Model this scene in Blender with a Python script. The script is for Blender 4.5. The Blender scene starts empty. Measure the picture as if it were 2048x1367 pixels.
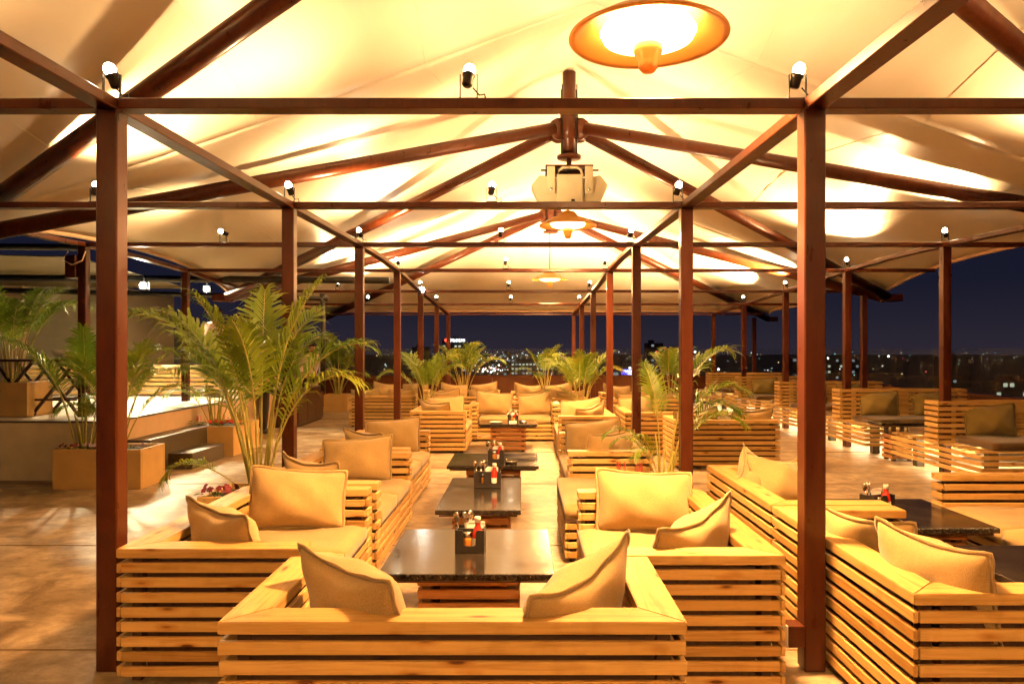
import bpy, bmesh, math, random
from mathutils import Vector, Matrix, Euler

R = math.radians
random.seed(7)
sc = bpy.context.scene
COL = sc.collection

# ------------------------------------------------------------------ camera
cam_d = bpy.data.cameras.new('camera')
cam = bpy.data.objects.new('camera', cam_d)
COL.objects.link(cam)
cam.location = (0, 0, 1.5)
cam.rotation_euler = (R(90), 0, 0)
cam_d.sensor_width = 36
cam_d.lens = 26.37
cam_d.shift_x = -0.00952
cam_d.shift_y = 0.00757
cam_d.clip_start = 0.05
cam_d.clip_end = 6000
sc.camera = cam

# ------------------------------------------------------------------ night sky
world = bpy.data.worlds.new('World')
sc.world = world
world.use_nodes = True
wn = world.node_tree
wn.nodes.clear()
_out = wn.nodes.new('ShaderNodeOutputWorld')
_bg = wn.nodes.new('ShaderNodeBackground')
_tc = wn.nodes.new('ShaderNodeTexCoord')
_sp = wn.nodes.new('ShaderNodeSeparateXYZ')
_rp = wn.nodes.new('ShaderNodeValToRGB')
wn.links.new(_tc.outputs['Generated'], _sp.inputs[0])
wn.links.new(_sp.outputs['Z'], _rp.inputs[0])
wn.links.new(_rp.outputs[0], _bg.inputs[0])
wn.links.new(_bg.outputs[0], _out.inputs[0])
_e = _rp.color_ramp.elements
_e[0].position = 0.0
_e[0].color = (0.0105, 0.0085, 0.0135, 1)
_e[1].position = 0.35
_e[1].color = (0.0011, 0.0017, 0.0060, 1)
_m = _rp.color_ramp.elements.new(0.08)
_m.color = (0.0040, 0.0042, 0.0098, 1)
_bg.inputs[1].default_value = 1.0

# ------------------------------------------------------------------ exposure / render
sc.view_settings.view_transform = 'Standard'
sc.view_settings.look = 'None'
sc.view_settings.exposure = 1.2
sc.view_settings.gamma = 1.0
sc.view_settings.use_curve_mapping = False
sc.render.engine = 'CYCLES'
cy = sc.cycles
cy.use_denoising = True
cy.denoiser = 'OPENIMAGEDENOISE'
cy.use_adaptive_sampling = True
cy.adaptive_threshold = 0.03
cy.max_bounces = 6
cy.diffuse_bounces = 4
cy.glossy_bounces = 3
cy.transmission_bounces = 5
cy.transparent_max_bounces = 8
cy.sample_clamp_indirect = 6.0
cy.blur_glossy = 0.5
cy.caustics_reflective = False
cy.caustics_refractive = False

SPOT_W = 220.0
SPOT_COL = (1.0, 0.61, 0.27)
HEAT_W = 225.0
HEAT_COL = (1.0, 0.50, 0.17)
FLOOD_COL = (1.0, 0.80, 0.45)

# ================================================================== materials
def new_mat(name):
    m = bpy.data.materials.new(name)
    m.use_nodes = True
    nt = m.node_tree
    b = nt.nodes['Principled BSDF']
    return m, nt, b

def N(nt, t, **kw):
    n = nt.nodes.new('ShaderNode' + t)
    for k, v in kw.items():
        if k in n.inputs:
            n.inputs[k].default_value = v
        else:
            setattr(n, k, v)
    return n

def L(nt, a, b):
    nt.links.new(a, b)

def ramp(nt, fac, stops):
    r = nt.nodes.new('ShaderNodeValToRGB')
    e = r.color_ramp.elements
    e[0].position, e[0].color = stops[0][0], (*stops[0][1], 1)
    e[1].position, e[1].color = stops[-1][0], (*stops[-1][1], 1)
    for p, c in stops[1:-1]:
        x = e.new(p)
        x.color = (*c, 1)
    L(nt, fac, r.inputs[0])
    return r.outputs[0]

def objcoord(nt, scale=(1, 1, 1), rnd=True, kind='Object'):
    tc = N(nt, 'TexCoord')
    mp = N(nt, 'Mapping')
    mp.inputs['Scale'].default_value = scale
    L(nt, tc.outputs[kind], mp.inputs['Vector'])
    if rnd:
        oi = N(nt, 'ObjectInfo')
        ml = N(nt, 'Math', operation='MULTIPLY')
        ml.inputs[1].default_value = 37.0
        L(nt, oi.outputs['Random'], ml.inputs[0])
        cb = N(nt, 'CombineXYZ')
        for i in range(3):
            L(nt, ml.outputs[0], cb.inputs[i])
        L(nt, cb.outputs[0], mp.inputs['Location'])
    return mp.outputs[0]

def mixc(nt, fac, a, b, mode='MIX'):
    m = nt.nodes.new('ShaderNodeMix')
    m.data_type = 'RGBA'
    m.blend_type = mode
    for sock, v in ((0, fac), (6, a), (7, b)):
        if hasattr(v, 'is_output') or hasattr(v, 'links'):
            L(nt, v, m.inputs[sock])
        else:
            m.inputs[sock].default_value = v if sock == 0 else (*v, 1)
    return m.outputs[2]

def bump(nt, b, h, strength=0.3, dist=0.01):
    bp = N(nt, 'Bump')
    bp.inputs['Strength'].default_value = strength
    bp.inputs['Distance'].default_value = dist
    L(nt, h, bp.inputs['Height'])
    L(nt, bp.outputs[0], b.inputs['Normal'])

def mat_pine(name, base, dark, rough=0.5):
    m, nt, b = new_mat(name)
    v = objcoord(nt, (1.3, 26, 26))
    n1 = N(nt, 'TexNoise', Scale=1.6, Detail=5.0, Roughness=0.6, Distortion=0.6)
    L(nt, v, n1.inputs['Vector'])
    c = ramp(nt, n1.outputs['Fac'], [(0.30, dark), (0.52, base), (0.75, tuple(min(1, x * 1.12) for x in base))])
    # knots
    v2 = objcoord(nt, (3.4, 12, 12))
    vo = N(nt, 'TexVoronoi', Scale=1.0)
    L(nt, v2, vo.inputs['Vector'])
    k = ramp(nt, vo.outputs['Distance'], [(0.07, (0.20, 0.085, 0.025)), (0.13, (0.80, 0.66, 0.52)), (0.24, (1, 1, 1))])
    c = mixc(nt, 1.0, c, k, 'MULTIPLY')
    oi = N(nt, 'ObjectInfo')
    hv = ramp(nt, oi.outputs['Random'], [(0.0, (0.66, 0.58, 0.46)), (0.35, (0.94, 0.92, 0.88)), (0.7, (1.0, 1.0, 1.0)), (1.0, (1.14, 1.14, 1.16))])
    c = mixc(nt, 1.0, c, hv, 'MULTIPLY')
    # scuffs
    v3 = objcoord(nt, (6, 6, 6))
    n3 = N(nt, 'TexNoise', Scale=1.5, Detail=4.0)
    L(nt, v3, n3.inputs['Vector'])
    sc_ = ramp(nt, n3.outputs['Fac'], [(0.30, (0.78, 0.72, 0.62)), (0.46, (1, 1, 1))])
    c = mixc(nt, 0.7, c, mixc(nt, 1.0, c, sc_, 'MULTIPLY'))
    L(nt, c, b.inputs['Base Color'])
    b.inputs['Roughness'].default_value = rough
    b.inputs['Specular IOR Level'].default_value = 0.35
    bump(nt, b, n1.outputs['Fac'], 0.12, 0.004)
    return m

PINE = mat_pine('pine_wood', (0.54, 0.34, 0.115), (0.38, 0.21, 0.06))
CRATE = mat_pine('stained_crate_wood', (0.42, 0.20, 0.07), (0.27, 0.11, 0.03))
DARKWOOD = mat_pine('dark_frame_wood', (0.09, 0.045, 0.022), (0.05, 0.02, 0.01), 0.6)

def mat_steel():
    m, nt, b = new_mat('brown_painted_steel')
    v = objcoord(nt, (9, 9, 2.0))
    n = N(nt, 'TexNoise', Scale=2.2, Detail=6.0, Roughness=0.65)
    L(nt, v, n.inputs['Vector'])
    c = ramp(nt, n.outputs['Fac'], [(0.3, (0.046, 0.0095, 0.0025)), (0.6, (0.070, 0.016, 0.0042)), (0.8, (0.092, 0.024, 0.007))])
    v2 = objcoord(nt, (30, 30, 30))
    n2 = N(nt, 'TexNoise', Scale=2.5, Detail=2.0)
    L(nt, v2, n2.inputs['Vector'])
    s = ramp(nt, n2.outputs['Fac'], [(0.735, (0, 0, 0)), (0.76, (1, 1, 1))])
    c = mixc(nt, s, c, (0.11, 0.065, 0.04))
    L(nt, c, b.inputs['Base Color'])
    r = ramp(nt, n.outputs['Fac'], [(0.3, (0.26, 0.26, 0.26)), (0.8, (0.42, 0.42, 0.42))])
    L(nt, r, b.inputs['Roughness'])
    b.inputs['Specular IOR Level'].default_value = 0.28
    bump(nt, b, n2.outputs['Fac'], 0.08, 0.003)
    return m
STEEL = mat_steel()

def mat_plain(name, col, rough=0.5, metal=0.0, noise=0.12, scale=8, emit=None, es=0.0, spec=0.5, bmp=0.0):
    m, nt, b = new_mat(name)
    v = objcoord(nt, (1, 1, 1))
    n = N(nt, 'TexNoise', Scale=float(scale), Detail=5.0, Roughness=0.6)
    L(nt, v, n.inputs['Vector'])
    lo = tuple(x * (1 - noise) for x in col)
    hi = tuple(min(1, x * (1 + noise)) for x in col)
    c = ramp(nt, n.outputs['Fac'], [(0.3, lo), (0.7, hi)])
    L(nt, c, b.inputs['Base Color'])
    b.inputs['Roughness'].default_value = rough
    b.inputs['Metallic'].default_value = metal
    b.inputs['Specular IOR Level'].default_value = spec
    if emit:
        b.inputs['Emission Color'].default_value = (*emit, 1)
        b.inputs['Emission Strength'].default_value = es
    if bmp:
        bump(nt, b, n.outputs['Fac'], bmp, 0.01)
    return m

def mat_fabric(name, col, seams=False):
    m, nt, b = new_mat(name)
    v = objcoord(nt, (1, 1, 1))
    n = N(nt, 'TexNoise', Scale=5.0, Detail=4.0)
    L(nt, v, n.inputs['Vector'])
    v2 = objcoord(nt, (1, 1, 1), rnd=False)
    w = N(nt, 'TexNoise', Scale=260.0, Detail=1.0)
    L(nt, v2, w.inputs['Vector'])
    c = ramp(nt, n.outputs['Fac'], [(0.3, tuple(x * 0.86 for x in col)), (0.7, tuple(x * 1.1 for x in col))])
    c2 = ramp(nt, w.outputs['Fac'], [(0.3, (0.78, 0.78, 0.78)), (0.7, (1.1, 1.1, 1.1))])
    c = mixc(nt, 1.0, c, c2, 'MULTIPLY')
    oi = N(nt, 'ObjectInfo')
    hv = ramp(nt, oi.outputs['Random'], [(0.0, (0.88, 0.88, 0.86)), (1.0, (1.06, 1.05, 1.02))])
    c = mixc(nt, 1.0, c, hv, 'MULTIPLY')
    L(nt, c, b.inputs['Base Color'])
    b.inputs['Roughness'].default_value = 0.9
    b.inputs['Specular IOR Level'].default_value = 0.15
    b.inputs['Sheen Weight'].default_value = 0.25
    bump(nt, b, n.outputs['Fac'], 0.25, 0.02)
    return m
TAN = mat_fabric('tan_cotton', (0.41, 0.28, 0.12))
TANSEAT = mat_fabric('tan_seat_canvas', (0.40, 0.275, 0.115))
PIPING = mat_fabric('olive_piping', (0.34, 0.235, 0.10))
OLIVE = mat_fabric('olive_leatherette', (0.19, 0.135, 0.038))
BROWNSEAT = mat_fabric('brown_seat_cover', (0.085, 0.042, 0.012))

def mat_floor():
    m, nt, b = new_mat('stained_concrete')
    tc = N(nt, 'TexCoord')
    mp = N(nt, 'Mapping')
    mp.inputs['Scale'].default_value = (0.85, 1.05, 1)
    mp.inputs['Rotation'].default_value = (0, 0, 0.5)
    L(nt, tc.outputs['Object'], mp.inputs['Vector'])
    n1 = N(nt, 'TexNoise', Scale=2.1, Detail=9.0, Roughness=0.66, Distortion=1.2)
    L(nt, mp.outputs[0], n1.inputs['Vector'])
    n2 = N(nt, 'TexNoise', Scale=9.0, Detail=6.0, Roughness=0.7)
    L(nt, mp.outputs[0], n2.inputs['Vector'])
    c = ramp(nt, n1.outputs['Fac'], [(0.38, (0.19, 0.128, 0.072)), (0.5, (0.33, 0.245, 0.15)), (0.61, (0.45, 0.35, 0.23))])
    c2 = ramp(nt, n2.outputs['Fac'], [(0.36, (0.66, 0.63, 0.58)), (0.58, (1.08, 1.06, 1.03))])
    c = mixc(nt, 1.0, c, c2, 'MULTIPLY')
    L(nt, c, b.inputs['Base Color'])
    r = ramp(nt, n1.outputs['Fac'], [(0.3, (0.36, 0.36, 0.36)), (0.7, (0.60, 0.60, 0.60))])
    L(nt, r, b.inputs['Roughness'])
    ad = N(nt, 'Math', operation='ADD')
    L(nt, n1.outputs['Fac'], ad.inputs[0])
    L(nt, n2.outputs['Fac'], ad.inputs[1])
    bump(nt, b, ad.outputs[0], 0.4, 0.012)
    return m
FLOOR = mat_floor()
JOINT = mat_plain('floor_joint', (0.17, 0.105, 0.055), 0.8)

def mat_granite():
    m, nt, b = new_mat('black_granite')
    v = objcoord(nt, (1, 1, 1))
    n = N(nt, 'TexNoise', Scale=90.0, Detail=3.0)
    L(nt, v, n.inputs['Vector'])
    c = ramp(nt, n.outputs['Fac'], [(0.4, (0.010, 0.008, 0.007)), (0.62, (0.030, 0.022, 0.016)), (0.72, (0.10, 0.075, 0.05))])
    L(nt, c, b.inputs['Base Color'])
    n2 = N(nt, 'TexNoise', Scale=4.0, Detail=4.0)
    L(nt, v, n2.inputs['Vector'])
    r = ramp(nt, n2.outputs['Fac'], [(0.3, (0.10, 0.10, 0.10)), (0.7, (0.22, 0.22, 0.22))])
    L(nt, r, b.inputs['Roughness'])
    b.inputs['Specular IOR Level'].default_value = 0.5
    return m
GRANITE = mat_granite()

def mat_canopy():
    m, nt, b = new_mat('canopy_membrane')
    tc = N(nt, 'TexCoord')
    mp = N(nt, 'Mapping')
    mp.inputs['Scale'].default_value = (1.2, 0.25, 1)
    L(nt, tc.outputs['Object'], mp.inputs['Vector'])
    n = N(nt, 'TexNoise', Scale=1.0, Detail=5.0, Distortion=0.8)
    L(nt, mp.outputs[0], n.inputs['Vector'])
    c = ramp(nt, n.outputs['Fac'], [(0.3, (0.73, 0.64, 0.49)), (0.7, (0.80, 0.72, 0.58))])
    L(nt, c, b.inputs['Base Color'])
    b.inputs['Roughness'].default_value = 0.38
    b.inputs['Specular IOR Level'].default_value = 0.45
    bump(nt, b, n.outputs['Fac'], 0.35, 0.05)
    return m
CANOPY = mat_canopy()

def mat_leaf(name, base, tip):
    m, nt, b = new_mat(name)
    v = objcoord(nt, (1, 1, 1))
    n = N(nt, 'TexNoise', Scale=3.0, Detail=3.0)
    L(nt, v, n.inputs['Vector'])
    c = ramp(nt, n.outputs['Fac'], [(0.3, base), (0.55, tuple((a + t) / 2 for a, t in zip(base, tip))), (0.75, tip)])
    oi = N(nt, 'ObjectInfo')
    hv = ramp(nt, oi.outputs['Random'], [(0.0, (0.75, 0.85, 0.8)), (1.0, (1.2, 1.1, 1.0))])
    c = mixc(nt, 1.0, c, hv, 'MULTIPLY')
    L(nt, c, b.inputs['Base Color'])
    b.inputs['Roughness'].default_value = 0.42
    tr = N(nt, 'BsdfTranslucent')
    L(nt, c, tr.inputs['Color'])
    mx = N(nt, 'MixShader')
    mx.inputs[0].default_value = 0.3
    L(nt, b.outputs[0], mx.inputs[1])
    L(nt, tr.outputs[0], mx.inputs[2])
    L(nt, mx.outputs[0], nt.nodes['Material Output'].inputs['Surface'])
    return m
LEAF = mat_leaf('palm_leaf', (0.095, 0.19, 0.014), (0.29, 0.34, 0.022))
STEM = mat_plain('palm_stem', (0.34, 0.30, 0.06), 0.5, noise=0.3, scale=12)
HERB = mat_leaf('herb_leaf', (0.03, 0.075, 0.012), (0.07, 0.13, 0.02))
SOIL = mat_plain('soil', (0.03, 0.02, 0.012), 0.95, noise=0.5, scale=30, bmp=0.6)
RED = mat_plain('red_petal', (0.60, 0.035, 0.02), 0.6)
MAROON = mat_plain('maroon_petal', (0.20, 0.012, 0.03), 0.6)
VIOLET = mat_plain('pale_violet_petal', (0.50, 0.36, 0.45), 0.6)
PLANTER = mat_plain('ochre_planter_paint', (0.54, 0.335, 0.115), 0.6, noise=0.08, scale=5, bmp=0.1)
RENDERW = mat_plain('beige_render', (0.66, 0.56, 0.36), 0.85, noise=0.12, scale=3, bmp=0.3)
STONE = mat_plain('dark_step_granite', (0.055, 0.040, 0.022), 0.35, noise=0.35, scale=30)
PEACH = mat_plain('peach_render', (0.62, 0.43, 0.26), 0.8, noise=0.08, scale=4)
TILE = mat_plain('pale_terrace_tile', (0.58, 0.52, 0.42), 0.45, noise=0.1, scale=2)
BLACK = mat_plain('black_plastic', (0.014, 0.010, 0.009), 0.42, noise=0.2)
BLACKMETAL = mat_plain('black_metal', (0.02, 0.018, 0.016), 0.4, metal=0.6, noise=0.2)
DARKPANEL = mat_plain('dark_veneer', (0.045, 0.016, 0.008), 0.3, noise=0.25, scale=5)
PARAPET = mat_plain('brown_composite_panel', (0.075, 0.024, 0.010), 0.22, noise=0.15, scale=2)
CHROME = mat_plain('steel', (0.70, 0.66, 0.58), 0.18, metal=1.0, noise=0.05)
GALV = mat_plain('zinc', (0.55, 0.52, 0.48), 0.4, metal=0.9, noise=0.1)
CREAM = mat_plain('cream_plastic', (0.56, 0.52, 0.36), 0.45, noise=0.05)
WHITE = mat_plain('white_paper', (0.80, 0.78, 0.72), 0.8, noise=0.03)
WHITEP = mat_plain('white_ceramic', (0.75, 0.70, 0.60), 0.2, noise=0.03)
KETCHUP = mat_plain('ketchup_red', (0.50, 0.025, 0.012), 0.25, noise=0.05)
AMBER = mat_plain('amber_sauce', (0.42, 0.17, 0.03), 0.15, noise=0.2)
COPPER = mat_plain('brass_heater_dish', (0.72, 0.34, 0.07), 0.33, metal=0.35, noise=0.06)
SIDING = mat_plain('cream_siding', (0.52, 0.46, 0.32), 0.7, noise=0.06, scale=2)
AWNING = mat_plain('olive_awning_canvas', (0.13, 0.10, 0.05), 0.8, noise=0.1, scale=2)
GREYWALL = mat_plain('grey_wall', (0.22, 0.20, 0.22), 0.8)
SHIRT = mat_fabric('pale_shirt', (0.62, 0.48, 0.40))
TROUSER = mat_fabric('black_trousers', (0.018, 0.014, 0.014))
SKIN = mat_plain('skin', (0.36, 0.17, 0.09), 0.55, noise=0.05)
HAIR = mat_plain('dark_hair', (0.015, 0.010, 0.008), 0.5, noise=0.2)
CITYDARK = mat_plain('night_facade', (0.05, 0.045, 0.05), 0.8, noise=0.2, scale=0.2)
GROUND = mat_plain('city_ground', (0.03, 0.028, 0.03), 0.9, noise=0.3, scale=0.02)
SOCKETW = mat_plain('white_socket_plastic', (0.72, 0.66, 0.54), 0.35, noise=0.03)
ROPE = mat_plain('pale_cable', (0.6, 0.45, 0.32), 0.7)

def mat_emit(name, col, s):
    m = bpy.data.materials.new(name)
    m.use_nodes = True
    nt = m.node_tree
    nt.nodes.clear()
    o = nt.nodes.new('ShaderNodeOutputMaterial')
    e = nt.nodes.new('ShaderNodeEmission')
    e.inputs[0].default_value = (*col, 1)
    e.inputs[1].default_value = s
    nt.links.new(e.outputs[0], o.inputs[0])
    return m
LENS = mat_emit('spot_lens_glow', (1.0, 0.82, 0.52), 45.0)
HEATGLOW = mat_emit('heater_element_glow', (1.0, 0.62, 0.26), 9.0)
LED = mat_emit('warm_led_strip', (1.0, 0.80, 0.46), 60.0)
FLOODGLOW = mat_emit('flood_glow', (1.0, 0.95, 0.8), 160.0)
SIGNWHITE = mat_emit('sign_white', (0.95, 0.97, 1.0), 3.0)
SIGNRED = mat_emit('sign_red', (1.0, 0.08, 0.04), 1.6)
SIGNBLUE = mat_emit('sign_blue', (0.06, 0.04, 0.9), 1.0)
CITYW = [mat_emit('city_cool_light', (0.85, 0.95, 1.0), 1.8), mat_emit('city_warm_light', (1.0, 0.72, 0.38), 1.8),
         mat_emit('city_teal_light', (0.35, 0.8, 0.8), 1.6), mat_emit('city_red_light', (1.0, 0.12, 0.15), 2.0),
         mat_emit('city_bright_light', (1.0, 0.95, 0.85), 14.0)]
WINLIT = mat_emit('lit_window', (0.80, 0.85, 0.62), 0.28)
WINDIM = mat_emit('dim_window', (0.60, 0.70, 0.75), 0.16)

def mat_glass():
    m = bpy.data.materials.new('railing_glass')
    m.use_nodes = True
    nt = m.node_tree
    nt.nodes.clear()
    o = nt.nodes.new('ShaderNodeOutputMaterial')
    t = nt.nodes.new('ShaderNodeBsdfTransparent')
    t.inputs[0].default_value = (0.90, 0.93, 0.92, 1)
    g = nt.nodes.new('ShaderNodeBsdfGlossy')
    g.inputs['Roughness'].default_value = 0.02
    fw = nt.nodes.new('ShaderNodeLayerWeight')
    fw.inputs[0].default_value = 0.5
    pw = nt.nodes.new('ShaderNodeMath')
    pw.operation = 'POWER'
    pw.inputs[1].default_value = 4.5
    nt.links.new(fw.outputs['Facing'], pw.inputs[0])
    lw = nt.nodes.new('ShaderNodeMath')
    lw.operation = 'MULTIPLY_ADD'
    lw.inputs[1].default_value = 0.5
    lw.inputs[2].default_value = 0.03
    nt.links.new(pw.outputs[0], lw.inputs[0])
    d = nt.nodes.new('ShaderNodeBsdfDiffuse')
    d.inputs[0].default_value = (0.5, 0.5, 0.48, 1)
    mx = nt.nodes.new('ShaderNodeMixShader')
    mx2 = nt.nodes.new('ShaderNodeMixShader')
    mx2.inputs[0].default_value = 0.03  # diffuse veil paints the pale haze of reflections onto the panes
    nt.links.new(lw.outputs[0], mx.inputs[0])
    nt.links.new(t.outputs[0], mx.inputs[1])
    nt.links.new(g.outputs[0], mx.inputs[2])
    nt.links.new(mx.outputs[0], mx2.inputs[1])
    nt.links.new(d.outputs[0], mx2.inputs[2])
    nt.links.new(mx2.outputs[0], o.inputs[0])
    return m
GLASS = mat_glass()

# ================================================================== mesh helpers
_cache = {}
def mesh_from(bm, name, mat, smooth=False):
    me = bpy.data.meshes.new(name)
    bm.to_mesh(me)
    bm.free()
    if mat:
        me.materials.append(mat)
    if smooth:
        for p in me.polygons:
            p.use_smooth = True
    return me

def box_mesh(sx, sy, sz, mat, bev=0.003, segs=1):
    key = ('box', round(sx, 3), round(sy, 3), round(sz, 3), mat.name, bev, segs)
    if key in _cache:
        return _cache[key]
    bm = bmesh.new()
    bmesh.ops.create_cube(bm, size=1.0)
    for v in bm.verts:
        v.co = Vector((v.co.x * sx, v.co.y * sy, v.co.z * sz))
    if bev > 0:
        bmesh.ops.bevel(bm, geom=list(bm.edges), offset=min(bev, 0.45 * min(sx, sy, sz)), segments=segs, affect='EDGES', profile=0.6)
    me = mesh_from(bm, 'box', mat, smooth=False)
    if segs > 1:
        for p in me.polygons:
            p.use_smooth = True
    _cache[key] = me
    return me

def link(name, me, parent=None, loc=(0, 0, 0), rot=(0, 0, 0), scale=None):
    o = bpy.data.objects.new(name, me)
    COL.objects.link(o)
    o.location = loc
    o.rotation_euler = rot
    if scale:
        o.scale = scale
    if parent:
        o.parent = parent
    return o

def box(name, x0, x1, y0, y1, z0, z1, mat, parent=None, bev=0.003, segs=1):
    return link(name, box_mesh(x1 - x0, y1 - y0, z1 - z0, mat, bev, segs), parent,
                ((x0 + x1) / 2, (y0 + y1) / 2, (z0 + z1) / 2))

def slat(name, length, th, h, c, axis, mat, parent, bev=0.003):
    """A board whose grain runs along its own x; axis 'x' or 'y' gives its direction in the parent."""
    me = box_mesh(length, th, h, mat, bev)
    return link(name, me, parent, c, (0, 0, 0 if axis == 'x' else R(90)))

def empty(name, loc=(0, 0, 0), rz=0.0, label=None, cat=None, group=None, kind=None):
    o = bpy.data.objects.new(name, None)
    COL.objects.link(o)
    o.location = loc
    o.rotation_euler = (0, 0, rz)
    o.empty_display_size = 0.1
    tag(o, label, cat, group, kind)
    return o

def tag(o, label=None, cat=None, group=None, kind=None):
    if label:
        o['label'] = label
    if cat:
        o['category'] = cat
    if group:
        o['group'] = group
    if kind:
        o['kind'] = kind
    return o

def prism_mesh(pts, z0, z1, mat, bev=0.003):
    bm = bmesh.new()
    vs = [bm.verts.new((x, y, z0)) for x, y in pts]
    f = bm.faces.new(vs)
    r = bmesh.ops.extrude_face_region(bm, geom=[f])
    for v in r['geom']:
        if isinstance(v, bmesh.types.BMVert):
            v.co.z = z1
    bmesh.ops.recalc_face_normals(bm, faces=list(bm.faces))
    if bev:
        bmesh.ops.bevel(bm, geom=list(bm.edges), offset=bev, segments=2, affect='EDGES')
    return mesh_from(bm, 'prism', mat)

def lathe_mesh(prof, mat, n=32, smooth=True):
    bm = bmesh.new()
    rings = []
    for r, z in prof:
        if r < 1e-5:
            rings.append([bm.verts.new((0, 0, z))])
        else:
            rings.append([bm.verts.new((r * math.cos(2 * math.pi * i / n), r * math.sin(2 * math.pi * i / n), z)) for i in range(n)])
    for a, b in zip(rings, rings[1:]):
        for i in range(n):
            j = (i + 1) % n
            if len(a) == 1 and len(b) == 1:
                continue
            if len(a) == 1:
                bm.faces.new((a[0], b[i], b[j]))
            elif len(b) == 1:
                bm.faces.new((a[i], b[0], a[j]))
            else:
                bm.faces.new((a[i], b[i], b[j], a[j]))
    bmesh.ops.recalc_face_normals(bm, faces=list(bm.faces))
    return mesh_from(bm, 'lathe', mat, smooth)

def tube_into(bm, pts, rad, n=8, cap=True):
    """rad: number or list per point."""
    pts = [Vector(p) for p in pts]
    rings = []
    for i, p in enumerate(pts):
        t = (pts[min(i + 1, len(pts) - 1)] - pts[max(i - 1, 0)]).normalized()
        up = Vector((0, 0, 1)) if abs(t.z) < 0.95 else Vector((1, 0, 0))
        a = t.cross(up).normalized()
        b = t.cross(a).normalized()
        r = rad[i] if isinstance(rad, (list, tuple)) else rad
        rings.append([bm.verts.new(p + a * (r * math.cos(2 * math.pi * k / n)) + b * (r * math.sin(2 * math.pi * k / n))) for k in range(n)])
    for A, B in zip(rings, rings[1:]):
        for k in range(n):
            bm.faces.new((A[k], A[(k + 1) % n], B[(k + 1) % n], B[k]))
    if cap:
        bm.faces.new(rings[0][::-1])
        bm.faces.new(rings[-1])

def tube(name, pts, rad, mat, parent=None, n=8):
    bm = bmesh.new()
    tube_into(bm, pts, rad, n)
    bmesh.ops.recalc_face_normals(bm, faces=list(bm.faces))
    return link(name, mesh_from(bm, name, mat, True), parent)

# ================================================================== setting
U = 3.4884          # metres to the first cross frame
ROWS = [3.488 + 2.7035 * i for i in range(7)]        # cross frames
BEAMZ = [2.672, 2.722, 2.775, 2.753, 2.640, 2.554, 2.459]
PX = [-5.22, -1.933, 1.366, 5.05]                    # post lines

# terrace floor, far ground
bm = bmesh.new()
nx, ny = 1, 1
fl = box('terrace_floor', -14.0, 7.55, -6.0, 21.2, -0.30, 0.0, FLOOR, bev=0)
tag(fl, kind='structure')
for yj in (3.75, 5.75, 8.4, 11.0, 13.6, 16.2):
    link('floor_joint', box_mesh(21.4, 0.006, 0.004, JOINT, 0), fl, (-0.0, yj - 7.6, 0.152))
for xj in (2.85,):
    link('floor_joint', box_mesh(0.006, 27.0, 0.004, JOINT, 0), fl, (xj + 3.225, 0, 0.1525))

gr = link('city_ground', prism_mesh([(-3000, -200), (3000, -200), (3000, 5000), (-3000, 5000)], -31, -30, GROUND, 0))
tag(gr, kind='structure')
blk = box('terrace_building', -13.9, 7.5, -5.9, 21.1, -30.0, -0.302, CITYDARK, bev=0)
tag(blk, 'dark building block carrying the rooftop terrace', 'building')

# ------------------------------------------------------------------ parapet and glass
def railing(name, label, x0, y0, x1, y1, n, zt=0.79, zg=1.53):
    Lr = math.hypot(x1 - x0, y1 - y0)
    a = math.atan2(y1 - y0, x1 - x0)
    t = empty(name, (x0, y0, 0), a, label, 'railing')
    w = Lr / n
    for i in range(n):
        link('panel', box_mesh(w - 0.012, 0.10, zt - 0.05, PARAPET, 0.003), t, (w * (i + 0.5), 0, (zt - 0.05) / 2 + 0.004))
        link('glass_pane', box_mesh(w - 0.03, 0.012, zg - zt - 0.004, GLASS, 0), t, (w * (i + 0.5), 0, (zg + zt) / 2))
        for f in (0.0, 1.0):
            link('clamp', box_mesh(0.05, 0.03, 0.06, CHROME, 0.004), t, (w * (i + f) + (0.03 if f == 0 else -0.03), -0.0, zg - 0.22))
    link('top_rail', box_mesh(Lr, 0.16, 0.045, PARAPET, 0.006), t, (Lr / 2, 0, zt - 0.024))
    return t
railing('glass_railing', 'brown parapet with glass panes along the far terrace edge', -9.0, 20.95, 7.35, 20.95, 8)
railing('glass_railing', 'brown parapet with glass panes along the right terrace edge', 7.42, 20.7, 7.42, 2.0, 9)

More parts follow.
